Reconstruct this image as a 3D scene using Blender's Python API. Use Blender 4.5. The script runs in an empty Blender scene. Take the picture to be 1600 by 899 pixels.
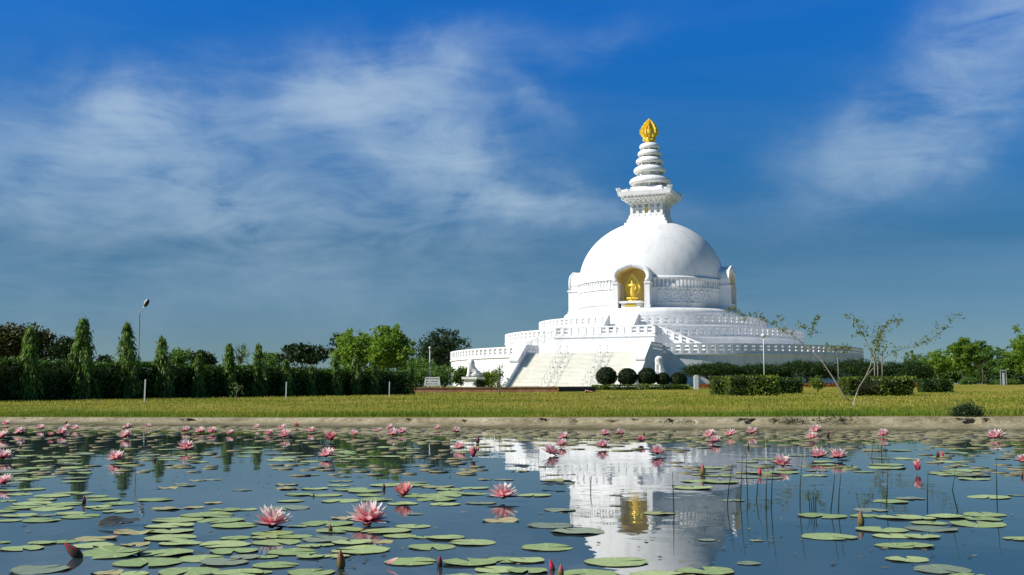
import bpy, bmesh, math, random
import numpy as np
from mathutils import Vector, Matrix

random.seed(7)
rng = np.random.default_rng(7)
R = math.radians
SC = bpy.context.scene
COL = SC.collection

# ------------------------------------------------------------------ camera
FOC = 1800.0
CAM_H = 0.8
PITCH = math.atan((616 - 449.5) / FOC)
ROLL = R(0.2)
_F = np.array([0, math.cos(PITCH), math.sin(PITCH)])
_U0 = np.array([0, -math.sin(PITCH), math.cos(PITCH)])
_R0 = np.array([1.0, 0, 0])
_RT = _R0 * math.cos(ROLL) - _U0 * math.sin(ROLL)
_UP = _U0 * math.cos(ROLL) + _R0 * math.sin(ROLL)
cam = bpy.data.cameras.new('camera')
cam.sensor_width = 36.0
cam.lens = 36.0 * FOC / 1600.0
cam.clip_start = 0.05
cam.clip_end = 4000
camo = bpy.data.objects.new('camera', cam)
COL.objects.link(camo)
mw = Matrix.Identity(4)
for i in range(3):
    mw[i][0] = _RT[i]; mw[i][1] = _UP[i]; mw[i][2] = -_F[i]
mw[2][3] = CAM_H
camo.matrix_world = mw
SC.camera = camo


def ray(px, py):
    return _F + _RT * (px - 800) / FOC + _UP * (449.5 - py) / FOC


def atY(px, py, Y):
    d = ray(px, py)
    return np.array([0, 0, CAM_H]) + d * (Y / d[1])


def atZ(px, py, z=0.0):
    d = ray(px, py)
    return np.array([0, 0, CAM_H]) + d * ((z - CAM_H) / d[2])


def zat(px, py, Y):
    return float(atY(px, py, Y)[2])


# ------------------------------------------------------------------ terrain
WX = [-200, -60, -30, -14.5, -6.8, -1.5, 2.9, 6.95, 10.7, 30, 60, 200]
WY = [70, 46, 38, 32.8, 30.0, 27.6, 26.1, 25.2, 24.4, 21, 18, 10]
BX = [-200, -15, -6.8, 0, 6, 10.7, 200]
BZ = [.17, .17, .19, .23, .255, .27, .27]
ZY = [20, 30, 40, 62, 80, 100, 114, 121, 138, 170, 220, 600, 4000]
ZZ = [.24, .25, .33, .47, .62, .76, .90, 1.40, 1.60, 1.95, 2.4, 3.0, 3.0]


def waterY(x):
    return np.interp(x, WX, WY)


def bankz(x):
    return np.interp(x, BX, BZ)


def gz(x, y):
    s = y - waterY(x) - 1.7
    w = np.clip(s / 12.0, 0, 1)
    w = w * w * (3 - 2 * w)
    return (1 - w) * bankz(x) + w * np.interp(y, ZY, ZZ)


def onground(px, Y, dz=0.0):
    """point on the terrain at depth Y seen in column px"""
    x = (px - 800) / FOC * Y * 1.004
    return Vector((x, Y, float(gz(x, Y)) + dz))


# ------------------------------------------------------------------ tagging
def tag(o, label=None, cat=None, group=None, kind=None):
    if label: o['label'] = label
    if cat: o['category'] = cat
    if group: o['group'] = group
    if kind: o['kind'] = kind
    return o


def empty(name, loc=(0, 0, 0), rz=0.0, label=None, cat=None, group=None):
    o = bpy.data.objects.new(name, None)
    o.empty_display_size = 0.2
    COL.objects.link(o)
    o.location = loc
    o.rotation_euler = (0, 0, rz)
    return tag(o, label, cat, group)


def link(name, me, parent=None, loc=None, rot=None, scale=None):
    o = bpy.data.objects.new(name, me)
    COL.objects.link(o)
    if parent is not None: o.parent = parent
    if loc is not None: o.location = loc
    if rot is not None: o.rotation_euler = rot
    if scale is not None: o.scale = scale
    return o


def copy_tree(o, parent=None):
    c = o.copy()
    COL.objects.link(c)
    if parent is not None: c.parent = parent
    for ch in list(o.children):
        copy_tree(ch, c)
    return c


# ------------------------------------------------------------------ materials
def new_mat(name):
    m = bpy.data.materials.new(name)
    m.use_nodes = True
    nt = m.node_tree
    nt.nodes.clear()
    out = nt.nodes.new('ShaderNodeOutputMaterial')
    return m, nt, out


def N(nt, t, **kw):
    n = nt.nodes.new(t)
    for k, v in kw.items():
        if k.startswith('i_'):
            key = k[2:]
            key = int(key) if key.isdigit() else key.replace('_', ' ')
            n.inputs[key].default_value = v
        else:
            setattr(n, k, v)
    return n


def L(nt, a, b):
    nt.links.new(a, b)


def ramp(nt, fac, stops):
    n = nt.nodes.new('ShaderNodeValToRGB')
    el = n.color_ramp.elements
    while len(el) < len(stops): el.new(0.5)
    for e, (p, c) in zip(el, stops):
        e.position = p
        e.color = (c[0], c[1], c[2], 1) if not np.isscalar(c) else (c, c, c, 1)
    L(nt, fac, n.inputs[0])
    return n


def mixc(nt, fac, a, b, blend='MIX'):
    n = nt.nodes.new('ShaderNodeMix')
    n.data_type = 'RGBA'
    n.blend_type = blend
    for sock, v in ((n.inputs[0], fac), (n.inputs[6], a), (n.inputs[7], b)):
        if hasattr(v, 'is_linked') or isinstance(v, bpy.types.NodeSocket):
            L(nt, v, sock)
        elif np.isscalar(v):
            sock.default_value = v
        else:
            sock.default_value = (v[0], v[1], v[2], 1)
    return n.outputs[2]


def simple_mat(name, c1, c2=None, scale=3.0, rough=0.6, bump=0.0, bscale=20.0, metal=0.0, spec=0.4, coords='Object', stretch=(1, 1, 1), lo=.35, hi=.7):
    """two colours mixed by noise, optional bump"""
    m, nt, out = new_mat(name)
    b = N(nt, 'ShaderNodeBsdfPrincipled')
    b.inputs['Roughness'].default_value = rough
    b.inputs['Metallic'].default_value = metal
    b.inputs['Specular IOR Level'].default_value = spec
    tc = N(nt, 'ShaderNodeTexCoord')
    mp = N(nt, 'ShaderNodeMapping')
    mp.inputs['Scale'].default_value = stretch
    L(nt, tc.outputs[coords], mp.inputs[0])
    if c2 is None:
        b.inputs['Base Color'].default_value = (*c1, 1)
    else:
        n = N(nt, 'ShaderNodeTexNoise', i_Scale=scale, i_Detail=6.0, i_Roughness=.6)
        L(nt, mp.outputs[0], n.inputs['Vector'])
        r = ramp(nt, n.outputs['Fac'], [(lo, c1), (hi, c2)])
        L(nt, r.outputs[0], b.inputs['Base Color'])
    if bump > 0:
        n2 = N(nt, 'ShaderNodeTexNoise', i_Scale=bscale, i_Detail=5.0)
        L(nt, mp.outputs[0], n2.inputs['Vector'])
        bp = N(nt, 'ShaderNodeBump', i_Strength=bump, i_Distance=.05)
        L(nt, n2.outputs['Fac'], bp.inputs['Height'])
        L(nt, bp.outputs[0], b.inputs['Normal'])
    L(nt, b.outputs[0], out.inputs[0])
    return m


def leaf_mat(name, dark, light, trans=.3, rough=.5, third=None):
    """foliage: tint attribute picks between the leaf colours; part of the light passes through"""
    m, nt, out = new_mat(name)
    a = N(nt, 'ShaderNodeAttribute', attribute_name='tint')
    stops = [(0, dark), (1, light)] if third is None else [(0, dark), (.8, light), (1, third)]
    r = ramp(nt, a.outputs['Fac'], stops)
    b = N(nt, 'ShaderNodeBsdfPrincipled', i_Roughness=rough)
    b.inputs['Specular IOR Level'].default_value = .25
    L(nt, r.outputs[0], b.inputs['Base Color'])
    t = N(nt, 'ShaderNodeBsdfTranslucent')
    L(nt, mixc(nt, .5, r.outputs[0], (light[0] * 1.3, light[1] * 1.4, light[2] * .8)), t.inputs['Color'])
    mx = N(nt, 'ShaderNodeMixShader', i_0=trans)
    L(nt, b.outputs[0], mx.inputs[1]); L(nt, t.outputs[0], mx.inputs[2])
    L(nt, mx.outputs[0], out.inputs[0])
    return m


M = {}


# ------------------------------------------------------------------ mesh builder
class MB:
    def __init__(s):
        s.v, s.f, s.mi, s.sm, s.m, s.smooth = [], [], [], [], 0, False

    def add(s, verts, faces):
        b = len(s.v)
        s.v += [tuple(map(float, p)) for p in verts]
        for f in faces:
            s.f.append([b + i for i in f]); s.mi.append(s.m); s.sm.append(s.smooth)

    def box(s, x0, x1, y0, y1, z0, z1):
        s.add([(x0, y0, z0), (x1, y0, z0), (x1, y1, z0), (x0, y1, z0), (x0, y0, z1), (x1, y0, z1), (x1, y1, z1), (x0, y1, z1)],
              [(0, 3, 2, 1), (4, 5, 6, 7), (0, 1, 5, 4), (1, 2, 6, 5), (2, 3, 7, 6), (3, 0, 4, 7)])

    def frustum(s, hw0, hw1, z0, z1, hd0=None, hd1=None, c=(0, 0)):
        hd0 = hw0 if hd0 is None else hd0; hd1 = hw1 if hd1 is None else hd1
        x, y = c
        s.add([(x - hw0, y - hd0, z0), (x + hw0, y - hd0, z0), (x + hw0, y + hd0, z0), (x - hw0, y + hd0, z0),
               (x - hw1, y - hd1, z1), (x + hw1, y - hd1, z1), (x + hw1, y + hd1, z1), (x - hw1, y + hd1, z1)],
              [(0, 3, 2, 1), (4, 5, 6, 7), (0, 1, 5, 4), (1, 2, 6, 5), (2, 3, 7, 6), (3, 0, 4, 7)])

    def bar(s, p0, p1, w, h):
        """sloped rectangular bar between two points (p at its bottom centre), width w sideways, h up"""
        p0, p1 = Vector(p0), Vector(p1)
        d = (p1 - p0); d.z = 0; d.normalize()
        n = Vector((-d.y, d.x, 0)) * (w / 2)
        up = Vector((0, 0, h))
        s.add([p0 - n, p0 + n, p1 + n, p1 - n, p0 - n + up, p0 + n + up, p1 + n + up, p1 - n + up],
              [(0, 1, 2, 3), (4, 7, 6, 5), (0, 4, 5, 1), (1, 5, 6, 2), (2, 6, 7, 3), (3, 7, 4, 0)])

    def lathe(s, prof, n=48, a0=0.0, a1=2 * math.pi, close=False):
        """profile [(r,z)] turned about z; angle 0 = -Y, growing towards +X"""
        full = abs(a1 - a0 - 2 * math.pi) < 1e-6
        k = n if full else n + 1
        vs = []
        for i in range(k):
            a = a0 + (a1 - a0) * i / n
            for r, z in prof: vs.append((r * math.sin(a), -r * math.cos(a), z))
        m = len(prof)
        fs = []
        for i in range(n):
            j = (i + 1) % k
            for q in range(m - 1 if not close else m):
                q2 = (q + 1) % m
                fs.append((i * m + q, j * m + q, j * m + q2, i * m + q2))
        if close and not full:
            fs.append(tuple(range(m))[::-1]); fs.append(tuple(n * m + q for q in range(m)))
        s.add(vs, fs)

    def ring(s, r0, r1, z0, z1, n=48, a0=0.0, a1=2 * math.pi):
        s.lathe([(r0, z0), (r1, z0), (r1, z1), (r0, z1)], n, a0, a1, close=True)

    def prism(s, poly, axis, c0, c1):
        """polygon in the plane perpendicular to axis; axis 'x': poly=(y,z), 'y': (x,z), 'z': (x,y)"""
        def P(p, c):
            return (c, p[0], p[1]) if axis == 'x' else (p[0], c, p[1]) if axis == 'y' else (p[0], p[1], c)
        n = len(poly)
        vs = [P(p, c0) for p in poly] + [P(p, c1) for p in poly]
        fs = [tuple(range(n))[::-1], tuple(range(n, 2 * n))] + [(i, (i + 1) % n, n + (i + 1) % n, n + i) for i in range(n)]
        s.add(vs, fs)

    def frame(s, outer, inner, c0, c1, axis='y', closed=True):
        """plate between two loops of equal length, thickness c0..c1 along axis"""
        def P(p, c):
            return (c, p[0], p[1]) if axis == 'x' else (p[0], c, p[1])
        n = len(outer)
        vs = [P(p, c0) for p in outer] + [P(p, c0) for p in inner] + [P(p, c1) for p in outer] + [P(p, c1) for p in inner]
        fs = [] if closed else [(0, 2 * n, 3 * n, n), (n - 1, 2 * n - 1, 4 * n - 1, 3 * n - 1)]
        for i in range(n if closed else n - 1):
            j = (i + 1) % n
            fs += [(i, j, n + j, n + i), (2 * n + i, 3 * n + i, 3 * n + j, 2 * n + j), (i, 2 * n + i, 2 * n + j, j), (n + i, n + j, 3 * n + j, 3 * n + i)]
        s.add(vs, fs)

    def tube(s, pts, rad, n=6, cap=True):
        pts = [Vector(p) for p in pts]
        rad = [rad] * len(pts) if np.isscalar(rad) else rad
        vs = []
        ref = Vector((0.31, 0.17, 0.93))
        for i, p in enumerate(pts):
            d = (pts[min(i + 1, len(pts) - 1)] - pts[max(i - 1, 0)]).normalized()
            a = d.cross(ref)
            if a.length < .1: a = d.cross(Vector((1, 0, 0)))
            a.normalize(); b = d.cross(a)
            for k in range(n):
                t = 2 * math.pi * k / n
                vs.append(p + (a * math.cos(t) + b * math.sin(t)) * rad[i])
        fs = [(i * n + k, i * n + (k + 1) % n, (i + 1) * n + (k + 1) % n, (i + 1) * n + k) for i in range(len(pts) - 1) for k in range(n)]
        if cap: fs += [tuple(range(n))[::-1], tuple((len(pts) - 1) * n + k for k in range(n))]
        s.add(vs, fs)

    def ball(s, c, r, seg=12, rings=8, sc=(1, 1, 1)):
        vs = [(c[0], c[1], c[2] - r * sc[2])]
        for i in range(1, rings):
            t = math.pi * i / rings
            for k in range(seg):
                a = 2 * math.pi * k / seg
                vs.append((c[0] + r * sc[0] * math.sin(t) * math.cos(a), c[1] + r * sc[1] * math.sin(t) * math.sin(a), c[2] - r * sc[2] * math.cos(t)))
        vs.append((c[0], c[1], c[2] + r * sc[2]))
        fs = [(0, 1 + (k + 1) % seg, 1 + k) for k in range(seg)]
        for i in range(rings - 2):
            fs += [(1 + i * seg + k, 1 + i * seg + (k + 1) % seg, 1 + (i + 1) * seg + (k + 1) % seg, 1 + (i + 1) * seg + k) for k in range(seg)]
        e = len(vs) - 1; b = 1 + (rings - 2) * seg
        fs += [(b + k, b + (k + 1) % seg, e) for k in range(seg)]
        s.add(vs, fs)

    def mesh(s, name, mats):
        me = bpy.data.meshes.new(name)
        me.from_pydata(s.v, [], s.f)
        for m in (mats if isinstance(mats, (list, tuple)) else [mats]): me.materials.append(m)
        me.polygons.foreach_set('material_index', s.mi)
        me.polygons.foreach_set('use_smooth', s.sm)
        bm = bmesh.new(); bm.from_mesh(me)
        bmesh.ops.recalc_face_normals(bm, faces=bm.faces)
        bm.to_mesh(me); bm.free()
        me.update()
        return me

    def build(s, name, mats, parent=None, **kw):
        return link(name, s.mesh(name, mats), parent, **kw)


def quads_mesh(name, V, mats, tint=None, mi=None, smooth=False, extra=None):
    """V (n,4,3) loose quads; extra = MB whose geometry joins the same mesh"""
    V = np.asarray(V, dtype=np.float32)
    n = len(V)
    ev, ef, emi = (extra.v, extra.f, extra.mi) if extra else ([], [], [])
    nv = n * 4 + len(ev)
    me = bpy.data.meshes.new(name)
    me.vertices.add(nv)
    allv = np.concatenate([V.reshape(-1, 3), np.array(ev, dtype=np.float32).reshape(-1, 3)])
    me.vertices.foreach_set('co', allv.ravel())
    starts = list(range(0, n * 4, 4)); tot = [4] * n
    loops = list(range(n * 4)); p = n * 4
    for f in ef:
        starts.append(p); tot.append(len(f)); p += len(f); loops += [n * 4 + i for i in f]
    me.loops.add(len(loops)); me.loops.foreach_set('vertex_index', loops)
    me.polygons.add(len(starts))
    me.polygons.foreach_set('loop_start', starts); me.polygons.foreach_set('loop_total', tot)
    mm = np.zeros(len(starts), dtype=np.int32)
    if mi is not None: mm[:n] = mi
    mm[n:] = emi
    me.polygons.foreach_set('material_index', mm)
    sm = np.zeros(len(starts), dtype=bool); sm[n:] = True
    if smooth: sm[:] = True
    me.polygons.foreach_set('use_smooth', sm)
    at = me.attributes.new('tint', 'FLOAT', 'FACE')
    tt = np.full(len(starts), .5, dtype=np.float32)
    if tint is not None: tt[:n] = tint
    at.data.foreach_set('value', tt)
    for m in (mats if isinstance(mats, (list, tuple)) else [mats]): me.materials.append(m)
    me.update(calc_edges=True)
    me.validate()
    return me


def unit(v):
    return v / np.maximum(np.linalg.norm(v, axis=-1, keepdims=True), 1e-9)


def leaf_quads(P, D, Nn, ln, wd):
    """leaf quads: centre P, long direction D, normal hint Nn, length and width arrays; a kite shape"""
    D = unit(D)
    S = unit(np.cross(D, Nn))
    ln = np.asarray(ln).reshape(-1, 1); wd = np.asarray(wd).reshape(-1, 1)
    a = P - D * ln * .5; c = P + D * ln * .5
    b = P - D * ln * .05 + S * wd * .5; d = P - D * ln * .05 - S * wd * .5
    return np.stack([a, b, c, d], 1)


def rand_dirs(n, up=0.0):
    v = rng.normal(size=(n, 3)); v[:, 2] += up
    return unit(v)


def skin_mesh(name, nodes, edges, mat, sub=2):
    """one continuous body grown round a skeleton: nodes [(co, radius)]"""
    me = bpy.data.meshes.new(name)
    me.from_pydata([n[0] for n in nodes], edges, [])
    o = bpy.data.objects.new(name, me); COL.objects.link(o)
    md = o.modifiers.new('skin', 'SKIN'); md.use_smooth_shade = True
    for i, n in enumerate(nodes):
        r = n[1]
        me.skin_vertices[0].data[i].radius = (r, r) if np.isscalar(r) else r
        me.skin_vertices[0].data[i].use_root = (i == 0)
    ss = o.modifiers.new('sub', 'SUBSURF'); ss.levels = sub; ss.render_levels = sub
    bpy.context.view_layer.update()
    dg = bpy.context.evaluated_depsgraph_get()
    out = bpy.data.meshes.new_from_object(o.evaluated_get(dg))
    bpy.data.objects.remove(o)
    out.name = name
    out.materials.clear(); out.materials.append(mat)
    out.polygons.foreach_set('use_smooth', [True] * len(out.polygons))
    return out


ORD = ['first', 'second', 'third', 'fourth', 'fifth', 'sixth', 'seventh', 'eighth', 'ninth', 'tenth', 'eleventh', 'twelfth', 'thirteenth', 'fourteenth',
       'fifteenth', 'sixteenth', 'seventeenth', 'eighteenth', 'nineteenth', 'twentieth']
SKYTINT = [(0, (.32, .46, .60)), (.034, (.25, .375, .52)), (.08, (.135, .315, .46)), (.14, (.075, .41, .74)), (.21, (.05, .50, 1.08)), (.32, (.05, .46, .74)), (.5, (.06, .36, .38)), (1, (.06, .32, .32))]
CLOUDS = [  # px, py, half width, half height, tilt, strength
    (222, 172, 80, 55, 25, .95), (300, 225, 150, 70, -25, .50), (455, 145, 110, 45, 15, .50), (590, 125, 150, 45, 14, .62), (620, 195, 165, 80, -8, .90),
    (720, 270, 150, 50, -18, .72), (840, 315, 140, 28, -10, .55), (90, 240, 200, 95, -8, .50), (330, 330, 380, 75, -6, .40), (560, 345, 380, 55, -3, .16), (200, 440, 450, 80, 0, .13), (650, 450, 250, 60, 0, .12),
    (1540, 115, 190, 80, 33, .42), (1420, 215, 170, 70, 20, .42), (1600, 30, 150, 70, 30, .36), (1400, 275, 100, 35, 15, .14), (815, 150, 50, 16, -40, .28), (880, 65, 120, 25, 5, .12)]
VEIL = .45
CLOUDCOL = (3.9, 5.1, 6.2)
WATER_BUMP = .0028
# ------------------------------------------------------------------ sun, sky
SUN_AZ_LEFT = 69.0     # degrees left of the line from the temple back to the camera
SUN_EL = 40.0
c_dir = Vector((-21.4, -176, 0)).normalized()
sun_h = Matrix.Rotation(-R(SUN_AZ_LEFT), 3, 'Z') @ c_dir      # towards -X
S = Vector((sun_h.x * math.cos(R(SUN_EL)), sun_h.y * math.cos(R(SUN_EL)), math.sin(R(SUN_EL))))
sl = bpy.data.lights.new('sun', 'SUN')
sl.energy = 4.6
sl.angle = R(0.53)
sl.color = (1.0, .955, .88)
so = bpy.data.objects.new('sun', sl); COL.objects.link(so)
so.rotation_euler = (-S).to_track_quat('-Z', 'Y').to_euler()
so.location = (-40, -40, 60)

world = bpy.data.worlds.new('World'); SC.world = world
world.use_nodes = True
nt = world.node_tree; nt.nodes.clear()
wo = N(nt, 'ShaderNodeOutputWorld'); bg = N(nt, 'ShaderNodeBackground')
SKY_STRENGTH = 0.095
bg.inputs[1].default_value = SKY_STRENGTH
sky = N(nt, 'ShaderNodeTexSky'); sky.sky_type = 'NISHITA'; sky.sun_disc = False
sky.sun_elevation = R(SUN_EL)
sky.sun_rotation = math.atan2(S.x, S.y)
sky.altitude = 0; sky.air_density = 1.0; sky.dust_density = 0.3; sky.ozone_density = 3.0
tc = N(nt, 'ShaderNodeTexCoord')
nrm = N(nt, 'ShaderNodeVectorMath', operation='NORMALIZE'); L(nt, tc.outputs['Generated'], nrm.inputs[0])
sp = N(nt, 'ShaderNodeSeparateXYZ'); L(nt, nrm.outputs[0], sp.inputs[0])


def mth(op, a, b=None, c=None, clamp=False):
    n = nt.nodes.new('ShaderNodeMath'); n.operation = op; n.use_clamp = clamp
    for i, v in enumerate((a, b, c)):
        if v is None: continue
        if isinstance(v, bpy.types.NodeSocket): L(nt, v, n.inputs[i])
        else: n.inputs[i].default_value = v
    return n.outputs[0]


az = mth('ARCTAN2', sp.outputs[0], sp.outputs[1])
el = mth('ARCSINE', sp.outputs[2])


def azel(px, py):
    d = ray(px, py); d = d / np.linalg.norm(d)
    return math.atan2(d[0], d[1]), math.asin(d[2])


# deep polarised blue: the air's own colour by height above the horizon
elr = mth('DIVIDE', el, R(90), clamp=True)
tint = ramp(nt, elr, SKYTINT)
blue = mixc(nt, 1.0, sky.outputs[0], tint.outputs[0], 'MULTIPLY')

# clouds: soft high cirrus banks, placed by direction
cx = N(nt, 'ShaderNodeCombineXYZ'); L(nt, az, cx.inputs[0]); L(nt, el, cx.inputs[1])


def fbm(scale, rot, sx, sy, detail, dist, rough=.55, off=0.0):
    mp = N(nt, 'ShaderNodeMapping'); mp.inputs['Rotation'].default_value = (0, 0, R(rot)); mp.inputs['Scale'].default_value = (sx, sy, 1)
    mp.inputs['Location'].default_value = (off, off * .7, off * .3)
    L(nt, cx.outputs[0], mp.inputs[0])
    n = N(nt, 'ShaderNodeTexNoise', i_Scale=scale, i_Detail=detail, i_Roughness=rough, i_Distortion=dist)
    L(nt, mp.outputs[0], n.inputs['Vector'])
    return n.outputs['Fac']


# billowy edge warp shared by the banks
warp = N(nt, 'ShaderNodeTexNoise', i_Scale=8.0, i_Detail=8.0, i_Roughness=.6)
L(nt, cx.outputs[0], warp.inputs['Vector'])
wsep = N(nt, 'ShaderNodeSeparateColor'); L(nt, warp.outputs['Color'], wsep.inputs[0])
azw = mth('ADD', az, mth('MULTIPLY', mth('SUBTRACT', wsep.outputs[0], .5), .16))
elw = mth('ADD', el, mth('MULTIPLY', mth('SUBTRACT', wsep.outputs[1], .5), .09))


def bank_blob(px, py, wx, wy, rot, amp, warped=True):
    a0, e0 = azel(px, py)
    x = mth('SUBTRACT', azw if warped else az, a0); y = mth('SUBTRACT', elw if warped else el, e0)
    c, s_ = math.cos(R(rot)), math.sin(R(rot))
    u = mth('DIVIDE', mth('ADD', mth('MULTIPLY', x, c), mth('MULTIPLY', y, s_)), wx / FOC)
    v = mth('DIVIDE', mth('SUBTRACT', mth('MULTIPLY', y, c), mth('MULTIPLY', x, s_)), wy / FOC)
    q = mth('ADD', mth('MULTIPLY', u, u), mth('MULTIPLY', v, v))
    return mth('MULTIPLY', mth('POWER', 2.718, mth('MULTIPLY', q, -1.0)), amp)


total = None
for b in CLOUDS:
    g = bank_blob(*b)
    total = g if total is None else mth('ADD', total, g)
f1 = fbm(8.0, 8, 1.0, 1.7, 10, .9)
f2 = fbm(17.0, -12, .6, 2.2, 9, 1.0, .62, 3.1)
fine = mth('ADD', mth('MULTIPLY', f1, .56), mth('MULTIPLY', f2, .44))
fine = mth('ADD', mth('MULTIPLY', mth('SUBTRACT', fine, .36), 3.6, clamp=True), .14)
dens = mth('MULTIPLY', total, fine)
# thin streaky veil everywhere low in the sky
veil = fbm(4.0, 4, .6, 3.2, 8, .6, .6, 7.7)
veil = mth('MULTIPLY', mth('MULTIPLY', mth('SUBTRACT', veil, .44), VEIL, clamp=True), mth('SUBTRACT', 1.0, mth('DIVIDE', el, R(24)), clamp=True))
dens = mth('MULTIPLY', mth('SUBTRACT', 1.0, mth('POWER', 2.718, mth('MULTIPLY', mth('ADD', dens, veil), -1.25))), .86)
cl = mixc(nt, dens, blue, CLOUDCOL)
L(nt, cl, bg.inputs[0]); L(nt, bg.outputs[0], wo.inputs[0])

SC.view_settings.view_transform = 'Standard'
SC.view_settings.look = 'None'
SC.view_settings.exposure = 0.35
SC.view_settings.gamma = 1.0
SC.view_settings.use_curve_mapping = False
SC.render.engine = 'CYCLES'
SC.cycles.use_denoising = True
SC.cycles.max_bounces = 8
SC.cycles.transparent_max_bounces = 8

# ------------------------------------------------------------------ materials of the place
M['plaster'] = simple_mat('white_plaster', (.66, .655, .63), (.84, .835, .82), scale=.9, rough=.7, bump=.14, bscale=5, stretch=(1, 1, .22), lo=.25, hi=.52)
M['stone'] = simple_mat('cream_stone', (.80, .77, .66), (.90, .885, .82), scale=1.4, rough=.8, bump=.1)
M['gold'] = simple_mat('gilded_metal', (.90, .62, .05), (1.0, .78, .16), scale=6, rough=.42, metal=.4, bump=.1, bscale=9)
M['niche'] = simple_mat('niche_paint', (.78, .60, .22), (.86, .70, .32), scale=.8, rough=.7)
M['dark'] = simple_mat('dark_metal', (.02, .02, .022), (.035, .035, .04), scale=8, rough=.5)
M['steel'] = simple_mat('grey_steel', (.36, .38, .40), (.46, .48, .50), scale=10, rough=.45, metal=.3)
M['whitepaint'] = simple_mat('white_paint', (.62, .62, .60), (.78, .78, .76), scale=5, rough=.6, bump=.1)
M['bark'] = simple_mat('brown_bark', (.06, .045, .03), (.13, .10, .07), scale=8, rough=.9, bump=.4, stretch=(1, 1, .25))
M['palebark'] = simple_mat('pale_bark', (.22, .19, .15), (.34, .31, .26), scale=9, rough=.85, bump=.3, stretch=(1, 1, .3))
M['glass'] = simple_mat('lamp_glass', (.75, .76, .75), None, rough=.25)

M['hedge'] = leaf_mat('hedge_leaves', (.014, .036, .006), (.085, .175, .02), .22)
M['mast'] = leaf_mat('mast_tree_leaves', (.035, .08, .014), (.21, .32, .065), .35)
M['topiary'] = leaf_mat('topiary_leaves', (.010, .022, .005), (.03, .06, .012), .15)
M['boxhedge'] = leaf_mat('clipped_hedge_leaves', (.02, .042, .006), (.24, .32, .04), .25)
M['flattree'] = leaf_mat('umbrella_tree_leaves', (.010, .028, .006), (.04, .085, .012), .2)
M['darktree'] = leaf_mat('dark_tree_leaves', (.010, .026, .010), (.04, .075, .022), .2)
M['lighttree'] = leaf_mat('light_tree_leaves', (.07, .15, .018), (.26, .38, .055), .45)
M['midtree'] = leaf_mat('mid_tree_leaves', (.045, .105, .022), (.16, .26, .055), .42)
M['redtree'] = leaf_mat('reddish_tree_leaves', (.02, .03, .008), (.06, .075, .018), .25, third=(.14, .05, .02))
M['sapling'] = leaf_mat('sapling_leaves', (.05, .09, .02), (.20, .26, .07), .35)
M['spiky'] = leaf_mat('spiky_bush_leaves', (.012, .025, .010), (.06, .10, .035), .2)
M['grass'] = leaf_mat('grass_blades', (.10, .20, .014), (.34, .32, .04), .35, third=(.48, .38, .11))
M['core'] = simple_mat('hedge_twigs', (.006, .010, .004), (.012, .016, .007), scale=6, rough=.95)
M['marigold'] = leaf_mat('marigold_flowers', (.16, .03, .01), (.38, .16, .03), .2)

# bricks
m, nt2, out = new_mat('red_brick')
b = N(nt2, 'ShaderNodeBsdfPrincipled', i_Roughness=.9)
t = N(nt2, 'ShaderNodeTexCoord'); mp = N(nt2, 'ShaderNodeMapping'); mp.inputs['Rotation'].default_value = (R(90), 0, 0)
L(nt2, t.outputs['Object'], mp.inputs[0])
br = N(nt2, 'ShaderNodeTexBrick', i_Scale=1.0)
br.inputs['Color1'].default_value = (.60, .20, .08, 1); br.inputs['Color2'].default_value = (.68, .29, .14, 1); br.inputs['Mortar'].default_value = (.36, .27, .2, 1)
br.inputs['Brick Width'].default_value = .46; br.inputs['Row Height'].default_value = .16; br.inputs['Mortar Size'].default_value = .022
L(nt2, mp.outputs[0], br.inputs['Vector'])
nz = N(nt2, 'ShaderNodeTexNoise', i_Scale=2.0, i_Detail=5.0); L(nt2, t.outputs['Object'], nz.inputs['Vector'])
rr = ramp(nt2, nz.outputs['Fac'], [(.3, (.5, .47, .42)), (.65, (1, 1, 1))])
L(nt2, mixc(nt2, .8, br.outputs['Color'], rr.outputs[0], 'MULTIPLY'), b.inputs['Base Color'])
L(nt2, b.outputs[0], out.inputs[0]); M['brick'] = m

# lawn soil and thatch under the blades
m, nt2, out = new_mat('lawn_ground')
b = N(nt2, 'ShaderNodeBsdfPrincipled', i_Roughness=.95); b.inputs['Specular IOR Level'].default_value = .1
t = N(nt2, 'ShaderNodeTexCoord')
n1 = N(nt2, 'ShaderNodeTexNoise', i_Scale=.22, i_Detail=8.0, i_Roughness=.68); L(nt2, t.outputs['Object'], n1.inputs['Vector'])
n2 = N(nt2, 'ShaderNodeTexNoise', i_Scale=2.2, i_Detail=8.0, i_Roughness=.7); L(nt2, t.outputs['Object'], n2.inputs['Vector'])
n3 = N(nt2, 'ShaderNodeTexNoise', i_Scale=14.0, i_Detail=5.0, i_Roughness=.7); L(nt2, t.outputs['Object'], n3.inputs['Vector'])
r1 = ramp(nt2, n1.outputs['Fac'], [(.36, (.13, .185, .02)), (.5, (.255, .235, .03)), (.62, (.37, .29, .06))])
r2 = ramp(nt2, n2.outputs['Fac'], [(.3, (.09, .12, .02)), (.5, (.235, .24, .038)), (.72, (.42, .37, .10))])
r3 = ramp(nt2, n3.outputs['Fac'], [(.3, (.55, .55, .5)), (.65, (1.15, 1.1, 1.0))])
L(nt2, mixc(nt2, 1, mixc(nt2, .5, r1.outputs[0], r2.outputs[0]), r3.outputs[0], 'MULTIPLY'), b.inputs['Base Color'])
bp = N(nt2, 'ShaderNodeBump', i_Strength=.6, i_Distance=.08); L(nt2, n3.outputs['Fac'], bp.inputs['Height']); L(nt2, bp.outputs[0], b.inputs['Normal'])
L(nt2, b.outputs[0], out.inputs[0]); M['lawn'] = m

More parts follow.
